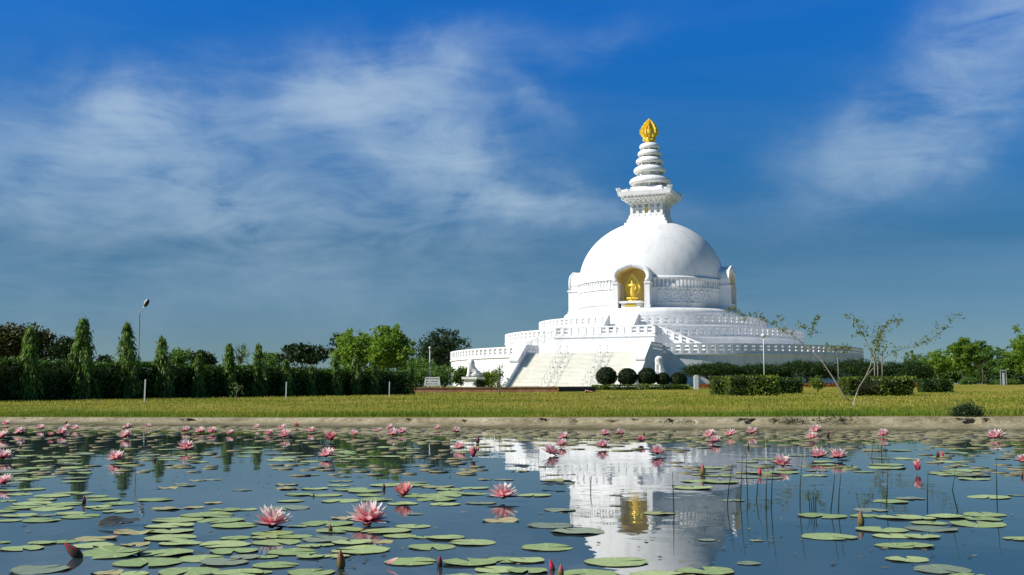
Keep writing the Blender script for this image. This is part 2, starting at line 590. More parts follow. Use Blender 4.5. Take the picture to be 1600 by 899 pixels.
# dried mud bank
m, nt2, out = new_mat('dry_mud')
b = N(nt2, 'ShaderNodeBsdfPrincipled', i_Roughness=.95); b.inputs['Specular IOR Level'].default_value = .15
t = N(nt2, 'ShaderNodeTexCoord')
n1 = N(nt2, 'ShaderNodeTexNoise', i_Scale=1.1, i_Detail=8.0, i_Roughness=.65); L(nt2, t.outputs['Object'], n1.inputs['Vector'])
n2 = N(nt2, 'ShaderNodeTexNoise', i_Scale=9.0, i_Detail=8.0, i_Roughness=.7); L(nt2, t.outputs['Object'], n2.inputs['Vector'])
sx = N(nt2, 'ShaderNodeSeparateXYZ'); L(nt2, t.outputs['Object'], sx.inputs[0])
r1 = ramp(nt2, n1.outputs['Fac'], [(.30, (.17, .15, .09)), (.5, (.33, .295, .195)), (.7, (.47, .43, .31))])
r2 = ramp(nt2, n2.outputs['Fac'], [(.3, (.5, .48, .42)), (.6, (1.05, 1.03, 1.0))])
wet = N(nt2, 'ShaderNodeMapRange'); wet.inputs[1].default_value = .0; wet.inputs[2].default_value = .07
L(nt2, sx.outputs[2], wet.inputs[0])
dry = mixc(nt2, 1, r1.outputs[0], r2.outputs[0], 'MULTIPLY')
L(nt2, mixc(nt2, wet.outputs[0], (.10, .085, .04), dry), b.inputs['Base Color'])
bp = N(nt2, 'ShaderNodeBump', i_Strength=.8, i_Distance=.05); L(nt2, n2.outputs['Fac'], bp.inputs['Height']); L(nt2, bp.outputs[0], b.inputs['Normal'])
L(nt2, b.outputs[0], out.inputs[0]); M['mud'] = m

# pond water
m, nt2, out = new_mat('pond_water')
b = N(nt2, 'ShaderNodeBsdfPrincipled', i_Roughness=.015)
b.inputs['Base Color'].default_value = (.032, .050, .056, 1); b.inputs['IOR'].default_value = 1.33
b.inputs['Specular IOR Level'].default_value = .5
t = N(nt2, 'ShaderNodeTexCoord'); mp = N(nt2, 'ShaderNodeMapping'); mp.inputs['Scale'].default_value = (1.0, .8, 1)
L(nt2, t.outputs['Object'], mp.inputs[0])
n1 = N(nt2, 'ShaderNodeTexNoise', i_Scale=1.6, i_Detail=3.0, i_Roughness=.5); L(nt2, mp.outputs[0], n1.inputs['Vector'])
bp = N(nt2, 'ShaderNodeBump', i_Strength=1.0, i_Distance=WATER_BUMP); L(nt2, n1.outputs['Fac'], bp.inputs['Height']); L(nt2, bp.outputs[0], b.inputs['Normal'])
L(nt2, b.outputs[0], out.inputs[0]); M['water'] = m
M['bed'] = simple_mat('pond_mud', (.02, .022, .015), (.05, .045, .03), scale=1.0, rough=.9)


# lily pads: colour by object, veins from the leaf's own middle
def pad_mat(name, c1, c2, vein, blotch=None, bl_lo=.55, rough=.42):
    m, nt2, out = new_mat(name)
    b = N(nt2, 'ShaderNodeBsdfPrincipled', i_Roughness=rough)
    b.inputs['Specular IOR Level'].default_value = .3
    t = N(nt2, 'ShaderNodeTexCoord')
    oi = N(nt2, 'ShaderNodeObjectInfo')
    s_ = N(nt2, 'ShaderNodeSeparateXYZ'); L(nt2, t.outputs['Object'], s_.inputs[0])
    a = N(nt2, 'ShaderNodeMath', operation='ARCTAN2'); L(nt2, s_.outputs[1], a.inputs[0]); L(nt2, s_.outputs[0], a.inputs[1])
    k = N(nt2, 'ShaderNodeMath', operation='MULTIPLY', i_1=9.0); L(nt2, a.outputs[0], k.inputs[0])
    c = N(nt2, 'ShaderNodeMath', operation='COSINE'); L(nt2, k.outputs[0], c.inputs[0])
    pw = N(nt2, 'ShaderNodeMapRange'); pw.inputs[1].default_value = .86; pw.inputs[2].default_value = 1.0; pw.inputs[4].default_value = .6
    L(nt2, c.outputs[0], pw.inputs[0])
    n1 = N(nt2, 'ShaderNodeTexNoise', noise_dimensions='4D', i_Scale=2.0, i_Detail=6.0, i_Roughness=.6)
    L(nt2, t.outputs['Object'], n1.inputs['Vector'])
    wv = N(nt2, 'ShaderNodeMath', operation='MULTIPLY', i_1=37.0); L(nt2, oi.outputs['Random'], wv.inputs[0]); L(nt2, wv.outputs[0], n1.inputs['W'])
    f = N(nt2, 'ShaderNodeMath', operation='ADD'); L(nt2, oi.outputs['Random'], f.inputs[0])
    f2 = N(nt2, 'ShaderNodeMath', operation='MULTIPLY', i_1=.9); L(nt2, n1.outputs['Fac'], f2.inputs[0]); L(nt2, f2.outputs[0], f.inputs[1])
    f3 = N(nt2, 'ShaderNodeMath', operation='MULTIPLY', i_1=.53); L(nt2, f.outputs[0], f3.inputs[0])
    r = ramp(nt2, f3.outputs[0], [(.15, c1), (.8, c2)])
    col = mixc(nt2, pw.outputs[0], r.outputs[0], vein)
    ln_ = N(nt2, 'ShaderNodeVectorMath', operation='LENGTH'); L(nt2, t.outputs['Object'], ln_.inputs[0])
    ra = N(nt2, 'ShaderNodeMath', operation='MULTIPLY_ADD', i_1=.34); L(nt2, n1.outputs['Fac'], ra.inputs[0]); L(nt2, ln_.outputs['Value'], ra.inputs[2])
    rm = N(nt2, 'ShaderNodeMapRange'); rm.inputs[1].default_value = 1.09; rm.inputs[2].default_value = 1.2; rm.inputs[4].default_value = .75
    L(nt2, ra.outputs[0], rm.inputs[0])
    col = mixc(nt2, rm.outputs[0], col, (.22, .17, .06))
    if blotch:
        n2 = N(nt2, 'ShaderNodeTexNoise', noise_dimensions='4D', i_Scale=2.6, i_Detail=8.0, i_Roughness=.7)
        L(nt2, t.outputs['Object'], n2.inputs['Vector']); L(nt2, wv.outputs[0], n2.inputs['W'])
        br_ = ramp(nt2, n2.outputs['Fac'], [(bl_lo, 0.0), (bl_lo + .09, 1.0)])
        col = mixc(nt2, br_.outputs[0], col, blotch)
    L(nt2, col, b.inputs['Base Color'])
    bp = N(nt2, 'ShaderNodeBump', i_Strength=.35, i_Distance=.03); L(nt2, n1.outputs['Fac'], bp.inputs['Height']); L(nt2, bp.outputs[0], b.inputs['Normal'])
    L(nt2, b.outputs[0], out.inputs[0])
    return m


M['pad_green'] = pad_mat('lily_pad_green', (.21, .30, .09), (.42, .50, .20), (.52, .60, .28), (.38, .28, .10), .61)
M['pad_dull'] = pad_mat('lily_pad_dull', (.17, .22, .14), (.28, .32, .20), (.30, .34, .22), (.12, .09, .06), .60)
M['pad_dying'] = pad_mat('lily_pad_dying', (.30, .34, .12), (.46, .42, .18), (.42, .42, .2), (.46, .24, .16), .52)
M['pad_dark'] = pad_mat('lily_pad_dark', (.025, .028, .02), (.06, .06, .04), (.07, .07, .05), (.02, .015, .012), .5)
M['pad_edge'] = simple_mat('lily_pad_underside', (.07, .03, .025), (.12, .06, .03), scale=3, rough=.6)


# petals: pink at the base paling to the tip
def petal_mat(name, stops):
    m, nt2, out = new_mat(name)
    a = N(nt2, 'ShaderNodeAttribute', attribute_name='along')
    r = ramp(nt2, a.outputs['Fac'], stops)
    b = N(nt2, 'ShaderNodeBsdfPrincipled', i_Roughness=.5); b.inputs['Specular IOR Level'].default_value = .25
    L(nt2, r.outputs[0], b.inputs['Base Color'])
    t_ = N(nt2, 'ShaderNodeBsdfTranslucent'); L(nt2, r.outputs[0], t_.inputs['Color'])
    mx = N(nt2, 'ShaderNodeMixShader', i_0=.42); L(nt2, b.outputs[0], mx.inputs[1]); L(nt2, t_.outputs[0], mx.inputs[2])
    L(nt2, mx.outputs[0], out.inputs[0])
    return m


M['petal'] = petal_mat('pink_petals', [(0, (.78, .10, .20)), (.30, (.90, .30, .38)), (.62, (.96, .60, .60)), (.88, (.98, .90, .82)), (1, (.98, .92, .84))])
M['petal_deep'] = petal_mat('deep_pink_petals', [(0, (.74, .07, .14)), (.45, (.88, .22, .27)), (.8, (.94, .46, .42)), (1, (.96, .74, .60))])
M['stamen'] = simple_mat('yellow_stamens', (.65, .38, .04), (.75, .5, .08), scale=20, rough=.6)
M['sepal'] = simple_mat('brown_green_sepals', (.035, .02, .012), (.075, .055, .02), scale=8, rough=.5)
M['sepal_olive'] = simple_mat('olive_sepals', (.13, .11, .03), (.22, .17, .045), scale=8, rough=.45)
M['reed'] = leaf_mat('reed_blades', (.02, .045, .012), (.05, .09, .02), .2)
M['scrap'] = leaf_mat('dead_leaf_scraps', (.05, .04, .02), (.30, .26, .14), .1)
# ------------------------------------------------------------------ the ground, bank, pond
svals = np.concatenate([[-.05, .3, .8, 1.5, 2.5], np.arange(4, 30, 1.5), np.arange(30, 140, 4), [150, 170, 200, 250, 320, 450, 700, 1100, 1800]])
xs = np.concatenate([[-900, -500, -300, -200, -150], np.arange(-120, -30, 5), np.arange(-30, 30, 1.0), np.arange(30, 121, 5), [150, 200, 300, 500, 900]])
V = []
for s_ in svals:
    for x in xs:
        xx = x * (1 + max(0, s_ - 250) / 900)
        y = waterY(xx) + 1.7 + s_
        z = float(gz(xx, y))
        if s_ > 1: z += .018 * math.sin(xx * 1.3 + y * .7) * math.sin(y * .9 - xx * .4) + .012 * math.sin(xx * 3.1 + 2 * math.sin(y))
        V.append((xx, y, z))
nx = len(xs)
mb = MB(); mb.smooth = True
mb.add(V, [(i * nx + j, i * nx + j + 1, (i + 1) * nx + j + 1, (i + 1) * nx + j) for i in range(len(svals) - 1) for j in range(nx - 1)])
tag(mb.build('lawn_ground', M['lawn']), kind='structure')

# bank: eroded mud face with a paler lip
from mathutils import noise as mnoise
prof = [(-.7, -.30), (-.25, -.07), (0, -.004), (.22, .026), (.5, .05), (.8, .085), (.98, .11), (1.06, .145), (1.10, .175), (1.14, .20), (1.2, .215), (1.35, .222), (1.7, .225)]
mb = MB(); mb.smooth = True
bx = np.arange(-45, 45.01, .09)
vs = []
for x in bx:
    bz = float(bankz(x)); k = bz / .225
    wy = float(waterY(x))
    for q, (s_, z) in enumerate(prof):
        p = Vector((x, s_, 0))
        n1 = mnoise.noise((x * .9, s_ * 2.0, 3.1)); n2 = mnoise.noise((x * 3.7, s_ * 5, 9.2)); n3 = mnoise.noise((x * .35, 0, 5.5)); n4 = mnoise.noise((x * 4.3, q * .05, 21.7)) * .75 + .45 * mnoise.noise((x * 11., q * .6, 2.7)) + .25 * mnoise.noise((x * .5, 0, 33.)) - .12
        y = s_ + (.10 * n1 + .04 * n2) * (1 if 1 < q < 12 else .3) + .16 * n3 * (0 if q > 10 else 1)
        zz = z * k
        if 1 < q < 10: zz += .018 * n1 + .014 * n2
        if q in (5, 6, 7, 8) and n4 > .2:           # undercut hollows below the lip
            y += min(.2, (n4 - .2) * 1.0); zz -= .01
        if q in (9, 10): y -= .05 * max(0, n4) - .0
        if q == 12: zz = bz - .003; y = 1.75
        vs.append((x, wy + y, zz))
m_ = len(prof)
mb.add(vs, [(i * m_ + q, (i + 1) * m_ + q, (i + 1) * m_ + q + 1, i * m_ + q + 1) for i in range(len(bx) - 1) for q in range(m_ - 1)])
tag(mb.build('pond_bank', M['mud']), kind='structure')

mb = MB()
mb.add([(-250, -60, 0), (250, -60, 0), (250, 95, 0), (-250, 95, 0)], [(0, 1, 2, 3)])
mb2 = MB()
wv = []
for x in np.arange(-240, 241, 4):
    wv += [(x, -60, 0), (x, waterY(x) + .75, 0)]
k = len(wv) // 2
mb2.add(wv, [(2 * i, 2 * i + 2, 2 * i + 3, 2 * i + 1) for i in range(k - 1)])
tag(mb2.build('pond_water', M['water']), kind='structure')
mb3 = MB()
wv = []
for x in np.arange(-240, 241, 4):
    wv += [(x, -60, -.7), (x, waterY(x) - .5, -.31), (x, waterY(x) + 1.9, -.3)]
mb3.add(wv, [(3 * i + q, 3 * i + 3 + q, 3 * i + 4 + q, 3 * i + 1 + q) for i in range(len(wv) // 3 - 1) for q in (0, 1)])
tag(mb3.build('pond_bed', M['bed']), kind='structure')

# ------------------------------------------------------------------ temple
TZ = 1.6
TX, TY = 21.4, 176.0
TR = R(-20.5)
temple = empty('temple', (TX, TY, TZ), TR, 'white domed stupa temple on round terraces with tiered spire and golden finial', 'temple')
PL, ST, GO = M['plaster'], M['stone'], M['gold']


def tpart(mb, name, mats, parent=None):
    return mb.build(name, mats, parent or temple, loc=None if parent else (0, 0, -TZ))


def A(deg): return R(deg)


VIS0, VIS1 = -80.0, 107.0     # the side of the drum that faces the pond
# terraces ------------------------------------------------
TERR = [(30.7, 0.6, 5.9, 7.1), (22.4, 5.85, 8.5, 9.75), (17.2, 8.45, 10.45, 11.65)]
for Rr, z0, z1, zt in TERR:
    mb = MB(); mb.smooth = False
    mb.smooth = True
    mb.lathe([(Rr, z0), (Rr, z1 - .28)], 160)
    mb.smooth = False
    mb.lathe([(Rr, z1 - .28), (Rr + .16, z1 - .22), (Rr + .16, z1), (Rr - .6, z1 + .003)], 160)
    mb.lathe([(Rr - .6, z1 + .003), (8.0, z1 + .003)], 160)
    tpart(mb, 'terrace', PL)
# ledge below the drum
mb = MB(); mb.smooth = True
pr = [(13.5, 10.4), (13.5, 12.25)] + [(13.5 - .9 * (1 - math.cos(t)) , 12.25 + .75 * math.sin(t)) for t in np.linspace(.2, math.pi / 2, 7)] + [(10.0, 13.03)]
mb.lathe(pr, 128)
tpart(mb, 'plinth', PL)

# balustrades -----------------------------------------------
post_mb = MB(); post_mb.box(-.25, .25, -.23, .23, 0, 1.0); POST = post_mb.mesh('post', PL)
short_mb = MB(); short_mb.box(-.22, .22, -.19, .19, 0, .92); POST_S = short_mb.mesh('post', PL)
post_sites = []      # (distance to camera, balustrade, loc, rot, mesh)


def site(par, x, y, z, a, me=None):
    w = Matrix.Rotation(TR, 3, 'Z') @ Vector((x, y, 0))
    d = math.hypot(w.x + TX, w.y + TY)
    post_sites.append((d, par, (x, y, z), a, me or POST))


def round_balustrade(Rr, z, zt, spans, pitch=1.1):
    mb = MB(); mb.smooth = False
    h = zt - z
    for a0, a1 in spans:
        n = max(4, int((a1 - a0) / 2))
        mb.ring(Rr - .34, Rr + .10, zt - .2, zt, n, A(a0), A(a1))
        mb.ring(Rr - .30, Rr + .03, z + .003, z + .32, n, A(a0), A(a1))
        mb.ring(Rr - .28, Rr + .0, z + .52, z + .74, n, A(a0), A(a1))
    o = tpart(mb, 'balustrade', PL)
    for a0, a1 in spans:
        k = max(1, int(round(A(a1 - a0) * Rr / pitch)))
        for i in range(k + 1):
            a = A(a0) + A(a1 - a0) * i / k
            site(o, (Rr - .12) * math.sin(a), -(Rr - .12) * math.cos(a), z + .17, a)
    return o


for r_, za, zb_, g_ in ((30.7, 5.9, 7.1, 16.6), (22.4, 8.5, 9.75, 18.3), (17.2, 10.45, 11.65, 7.6)):
    round_balustrade(r_, za, zb_, [(VIS0, -g_)]); round_balustrade(r_, za, zb_, [(g_, VIS1)])


def straight_balustrade(segs, pitch=1.0):
    """segs: list of ((x,y,z),(x,y,z)) floor lines; 1.15 high"""
    mb = MB()
    ps = []
    for p0, p1 in segs:
        p0, p1 = Vector(p0), Vector(p1)
        up = Vector((0, 0, 1))
        mb.bar(p0 + up * 1.0, p1 + up * 1.0, .42, .2)
        mb.bar(p0 + up * .003, p1 + up * .003, .30, .30)
        mb.bar(p0 + up * .52, p1 + up * .52, .26, .22)
        k = max(1, int(round((p1 - p0).length / pitch)))
        a = math.atan2((p1 - p0).y, (p1 - p0).x)
        for i in range(k + 1): ps.append((p0.lerp(p1, i / k), a))
    o = tpart(mb, 'balustrade', PL)
    for p, a in ps: site(o, p.x, p.y, p.z + .1, a, POST_S)
    return o


# front block at second-terrace level, flights running down to both sides
mb = MB()
mb.box(-6.8, 6.8, -27.0, -18.0, 5.8, 8.2)
mb.box(-6.93, 6.93, -27.13, -18.0, 8.2, 8.45)
tpart(mb, 'front_block', PL)
straight_balustrade([((-6.7, -26.85, 8.45), (6.7, -26.85, 8.45))], 1.0)
for sx in (-1, 1): straight_balustrade([((sx * 6.62, -26.6, 8.45), (sx * 6.62, -22.8, 8.45))], 1.0)
for sx in (-1, 1):
    mb = MB()
    n = 15
    poly = [(6.8, 5.8)] + [(6.8, 8.44)]
    for i in range(n):
        x0 = 6.8 + (i + .001) * 5.8 / n; z1 = 8.44 - (i + 1) * 2.54 / n
        poly += [(6.8 + (i + 1) * 5.8 / n, 8.44 - i * 2.54 / n), (6.8 + (i + 1) * 5.8 / n, z1)]
    poly += [(12.6, 5.8)]
    mb.prism([(sx * p[0], p[1]) for p in poly], 'y', -25.2, -22.0)
    mb.prism([(sx * 6.81, 5.82), (sx * 6.81, 8.5), (sx * 12.9, 5.95), (sx * 12.9, 5.82)], 'y', -25.5, -25.2)
    tpart(mb, 'side_stair', PL)
    straight_balustrade([((sx * 6.9, -25.35, 8.45), (sx * 12.8, -25.35, 5.95))], 1.0)

# upper stair between the second and third terrace
mb = MB()
n = 12
poly = [(-17.0, 8.4), (-17.0, 10.46)]
for i in range(n): poly += [(-17.0 - (i + 1) * 3.4 / n, 10.46 - i * 1.98 / n), (-17.0 - (i + 1) * 3.4 / n, 10.46 - (i + 1) * 1.98 / n)]
mb.prism(poly, 'x', -1.95, 1.95)
tpart(mb, 'upper_stair', PL)
for sx in (-1, 1):
    mb = MB()
    mb.prism([(-16.6, 8.42), (-16.6, 11.75), (-17.3, 11.75), (-20.9, 9.55), (-20.9, 8.42)], 'x', sx * 1.97, sx * 2.3)
    tpart(mb, 'cheek_wall', PL)

# landing and the great front stair
mb = MB()
mb.prism([(-8.55, -35.5), (8.55, -35.5), (8.55, -29.2), (-8.55, -29.2)], 'z', .6, 5.893)
tpart(mb, 'landing', PL)
NS = 27
Y0, Y1, ZT, ZB = -35.5, -43.2, 5.88, 1.42
poly = [(Y0, .7), (Y0, ZT)]
for i in range(NS):
    yb = Y0 + (Y1 - Y0) * (i + 1) / NS
    poly += [(yb, ZT - (ZT - ZB) * i / NS), (yb, ZT - (ZT - ZB) * (i + 1) / NS)]
poly += [(Y1, .7)]
mb = MB()
mb.prism(poly, 'x', -7.4, 7.4)
# nosings
for i in range(NS):
    yb = Y0 + (Y1 - Y0) * (i + 1) / NS; zz = ZT - (ZT - ZB) * i / NS
    mb.box(-7.39, 7.39, yb - .035, yb + .02, zz - .05, zz + .004)
tpart(mb, 'front_stair', ST)
for sx in (-1, 1):
    mb = MB()
    a, c = sx * 7.41, sx * 8.55
    mb.prism([(-35.5, .6), (-35.5, 6.35), (-36.2, 6.95), (-39.2, 5.05), (-39.3, 4.55), (-43.6, 1.95), (-43.6, .6)], 'x', a, c)
    mb.prism([(-36.1, 6.9), (-36.1, 7.1), (-39.4, 5.0), (-39.4, 4.8)], 'x', a - sx * .06, c + sx * .06)
    tpart(mb, 'cheek_wall', PL)
    straight_balustrade([((sx * 8.3, -36.0, 5.9), (sx * 8.3, -29.6, 5.9))], 1.05)

# handrails on the stair
for hx in (-2.55, 2.55):
    mb = MB(); mb.smooth = True
    pts = []
    for i in range(8):
        t = i / 7
        y = Y0 - .3 + (Y1 - Y0 + .2) * t; z = ZT - (ZT - ZB) * t * 1.0 - .05
        for dx in (-.45, .45):
            mb.tube([(hx + dx, y, z), (hx + dx, y, z + .95)], .035, 6)
        pts.append((y, z + .95))
    for dx in (-.45, .45):
        mb.tube([(hx + dx, p[0], p[1]) for p in pts], .03, 6)
    h = tpart(mb, 'handrail', M['whitepaint'])
    mb = MB(); mb.box(-.09, .09, -.08, .08, -.06, .04); fp = mb.mesh('foot_shadow_block', M['steel'])  # grey blocks imitate the dark shadow dots at the post feet
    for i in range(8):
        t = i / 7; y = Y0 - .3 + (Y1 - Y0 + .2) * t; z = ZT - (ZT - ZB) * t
        for dx in (-.45, .45): link('foot_shadow_block', fp, h, (hx + dx, y, z))

# posts: the hundred nearest as pieces, the rest as runs
post_sites.sort(key=lambda t: t[0])
for d, par, loc, a, me in post_sites[:100]:
    link('post', me, par, loc, (0, 0, a))
mb = MB()
for d, par, (x, y, z), a, me in post_sites[100:]:
    ca, sa = math.cos(a), math.sin(a)
    hx, hy, hz = (.25, .23, 1.0) if me is POST else (.22, .19, .92)
    c = [(x + u * ca - v * sa, y + u * sa + v * ca) for u, v in ((-hx, -hy), (hx, -hy), (hx, hy), (-hx, hy))]
    mb.prism(c, 'z', z, z + hz)
tag(tpart(mb, 'post_run', PL), kind='stuff')

# drum and dome with three deep niches ------------------------------------
RD = 11.05
DZ = 17.75


def arch_outline(hw, z0, spring, lobe, top, n=10):
    """opening: jambs, a small neck, then a horseshoe arch"""
    pts = [(-hw, z0), (-hw, spring)]
    pts += [(-hw - .02, spring + .1)]
    for t in np.linspace(-.55, math.pi / 2, n):
        pts.append((-(hw * .62 + (lobe - hw * .62) * 1.0 * math.cos(t)), spring + .75 + (.72 if t < 0 else (top - spring - .75)) * math.sin(t) * (1 if t < 0 else .72)))
    pts.append((-.55, top - .12))
    left = pts
    right = [(-x, z) for x, z in reversed(pts)]
    return left + [(0, top)] + right


OPEN = arch_outline(1.98, 13.05, 16.75, 2.2, 18.95)
cut = MB(); cut.prism(OPEN, 'y', -15.5, -8.95); cut_me = cut.mesh('cutter', PL)


def with_niches(me):
    for q in (me, cut_me):
        bm = bmesh.new(); bm.from_mesh(q); bmesh.ops.remove_doubles(bm, verts=bm.verts, dist=1e-4)
        bmesh.ops.recalc_face_normals(bm, faces=bm.faces); bm.to_mesh(q); bm.free()
    o = link('tmp', me)
    tmp = []
    for k in (-90, 0, 90):
        c = link('cut', cut_me, None, (0, 0, 0), (0, 0, R(k))); tmp.append(c)
        md = o.modifiers.new('b', 'BOOLEAN'); md.operation = 'DIFFERENCE'; md.object = c; md.solver = 'EXACT'
    bpy.context.view_layer.update()
    dg = bpy.context.evaluated_depsgraph_get()
    out = bpy.data.meshes.new_from_object(o.evaluated_get(dg))
    for c in tmp: bpy.data.objects.remove(c)
    bpy.data.objects.remove(o)
    return out


mb = MB(); mb.smooth = True
mb.lathe([(0, 12.5), (RD + .1, 12.5), (RD + .1, DZ), (0, DZ)], 128)
me = with_niches(mb.mesh('drum', PL))
link('drum', me, temple, (0, 0, -TZ))
mb = MB(); mb.smooth = True
VA = 9.5
mb.lathe([(0, DZ - .02), (RD, DZ - .02)] + [(RD * math.cos(t), DZ + VA * math.sin(t)) for t in np.linspace(.001, 1.36, 40)] + [(0, DZ + VA * math.sin(1.36))], 160)
me = with_niches(mb.mesh('dome', PL))
link('dome', me, temple, (0, 0, -TZ))


def gap_spans(half):
    out = []; e = [-90, 0, 90, 180]
    for i in range(len(e) - 1): out.append((e[i] + half, e[i + 1] - half))
    return [(max(s_, VIS0 - 25), e_) for s_, e_ in out if e_ > VIS0 - 25]


GAPS = gap_spans(13.2)
# mouldings round the drum
mb = MB()
for a0, a1 in GAPS:
    for r0, r1, z0, z1 in ((RD, RD + .38, 17.28, 17.5), (RD, RD + .3, 15.95, 16.1), (RD, RD + .3, 13.75, 13.9), (RD, RD + .22, 13.04, 13.28)):
        mb.ring(r0, r1, z0, z1, 24, A(a0), A(a1))
tpart(mb, 'moulding', PL)
# frieze of little columns and arches
for a0, a1 in GAPS:
    mb = MB()
    n = int((a1 - a0) / 2.9)
    for i in range(n + 1):
        a = A(a0 + (a1 - a0) * i / n)
        for r, w, z0, z1 in ((RD + .10, .085, 16.1, 17.02), (RD + .10, .17, 17.02, 17.28), (RD + .10, .14, 16.1, 16.22)):
            ca, sa = math.cos(a), math.sin(a)
            c = [(r * sa + u * ca - v * sa, -r * ca + u * sa + v * ca) for u, v in ((-w, -.13), (w, -.13), (w, .03), (-w, .03))]
            mb.prism(c, 'z', z0, z1)
    tpart(mb, 'frieze', PL)
# carved relief band
for a0, a1 in GAPS:
    mb = MB(); mb.smooth = True
    na = int((a1 - a0) / .28); nzz = 18
    vs = []
    for i in range(na + 1):
        a = A(a0 + (a1 - a0) * i / na)
        for j in range(nzz + 1):
            z = 13.92 + (15.93 - 13.92) * j / nzz
            e = 0 if j in (0, nzz) else 1
            ph = a * 26
            scroll = .6 * math.sin(ph * 2.1 + 1.6 * math.sin(z * 7.0)) * math.cos(z * 6.1 + math.sin(ph * 1.3)) + .5 * math.sin(ph * 4.3 + z * 5)
            dots = max(0, math.sin(a * 62)) * (1 if j in (2, 3, 14, 15) else 0)
            r = RD + .14 + e * (.10 * max(-.5, scroll) + .15 * dots)
            vs.append((r * math.sin(a), -r * math.cos(a), z))
    mb.add(vs, [(i * (nzz + 1) + j, (i + 1) * (nzz + 1) + j, (i + 1) * (nzz + 1) + j + 1, i * (nzz + 1) + j + 1) for i in range(na) for j in range(nzz)])
    tpart(mb, 'relief_band', PL)

# niches
for k in (-90, 0, 90):
    nr = bpy.data.objects.new('niche', None); COL.objects.link(nr); nr.parent = temple; nr.location = (-.35 * math.sin(R(k)), .35 * math.cos(R(k)), -TZ); nr.rotation_euler = (0, 0, R(k))
    # hood: plate between the outline and the opening, from the dome to the front
    n = len(OPEN)
    OUT = []
    for i, (x, z) in enumerate(OPEN):
        if z <= 16.86: OUT.append((math.copysign(2.68, x), z))
        else:
            t = i / (n - 1)
            dx, dz = x, z - 16.9
            r = math.hypot(dx, dz); f = (r + .62 + .35 * max(0, dz / 2.0 - .5)) / r
            OUT.append((dx * f, 16.9 + dz * f))
    mb = MB(); mb.frame(OUT[1:-1], OPEN[1:-1], -12.55, -9.4, closed=False)
    mb.build('hood', PL, nr)
    mb = MB(); mb.smooth = True
    mb.frame([(x * 1.03, 16.9 + (z - 16.9) * 1.04) for x, z in OUT[2:-2]], [(x * 1.005, 16.9 + (z - 16.9) * 1.0) for x, z in OPEN[2:-2]], -12.78, -12.55, closed=False)
    mb.build('arch_trim', PL, nr)
    for sx in (-1, 1):
        mb = MB()
        mb.box(sx * 1.96 if sx > 0 else -2.72, 2.72 if sx > 0 else -1.96, -12.85, -9.5, 13.0, 16.5)
        mb.box(sx * 1.93 if sx > 0 else -2.86, 2.86 if sx > 0 else -1.93, -12.97, -9.5, 16.5, 16.76)
        mb.box(sx * 1.93 if sx > 0 else -2.82, 2.82 if sx > 0 else -1.93, -12.95, -9.5, 13.001, 13.45)
        mb.build('pilaster', PL, nr)
    # interior: painted lining
    mb = MB()
    inn = [(x * .995, z) for x, z in OPEN]
    vs = [(x, -9.36, z) for x, z in inn] + [(x, -12.4, z) for x, z in inn]
    mb.add(vs, [tuple(range(n))] + [(i, i + 1, n + i + 1, n + i) for i in range(n - 1)])
    mb.build('lining', M['niche'], nr)
    mb = MB()
    mb.box(-1.75, 1.45, -13.0, -9.6, 13.72, 14.0)
    mb.box(-1.5, 1.2, -12.7, -9.6, 13.03, 13.72)
    al = mb.build('altar', PL, nr)
    mb = MB()
    mb.box(-.95, .75, -12.76, -12.69, 13.2, 13.62)
    for q in range(5): mb.box(-.88 + q * .33, -.64 + q * .33, -12.8, -12.75, 13.27, 13.55)
    mb.build('plaque', GO, al)

# harmika ------------------------------------------------
mb = MB()
mb.frustum(3.35, 3.3, 25.6, 26.75); mb.frustum(3.0, 2.98, 26.75, 27.3); mb.frustum(2.78, 2.76, 27.3, 27.75)
for sgn in range(4):
    Mx = Matrix.Rotation(sgn * math.pi / 2, 4, 'Z')
    for i in range(6):
        u = -2.2 + i * .88
        mm = MB(); mm.box(u - .22, u + .22, -2.76, -2.5, 27.75, 27.98)
        mb.add([Mx @ Vector(p) for p in mm.v], mm.f)
tpart(mb, 'harmika_base', PL)
mb = MB()
mb.frustum(2.12, 2.12, 27.7, 29.9)
for sgn in range(4):
    Mx = Matrix.Rotation(sgn * math.pi / 2, 4, 'Z')
    mm = MB()
    for i in range(6):
        u = -2.325 + i * .93
        mm.box(u - .19, u + .19, -2.54, -2.1, 28.2, 29.6)
    mm.box(-2.54, 2.54, -2.55, -2.1, 29.6, 29.9)
    mm.box(-2.54, 2.54, -2.55, -2.1, 27.76, 28.2)
    mm.box(-2.4, 2.4, -2.42, -2.1, 28.95, 29.1)
    mb.add([Mx @ Vector(p) for p in mm.v], mm.f)
tpart(mb, 'harmika', PL)
mb = MB(); mb.box(-.24, .24, -2.3, -2.1, 28.22, 29.4); mb.ball((0, -2.35, 29.0), .24, 10, 6, (1, .5, 1.2))
tpart(mb, 'gilded_emblem', GO)
mb = MB()
mb.frustum(2.6, 3.05, 29.9, 30.2); mb.frustum(3.05, 3.1, 30.2, 30.4)
mb.frustum(3.1, 3.95, 30.4, 30.85); mb.frustum(4.05, 4.15, 30.85, 31.45); mb.frustum(3.3, 3.25, 31.45, 31.9); mb.frustum(2.5, 2.45, 31.9, 32.35)
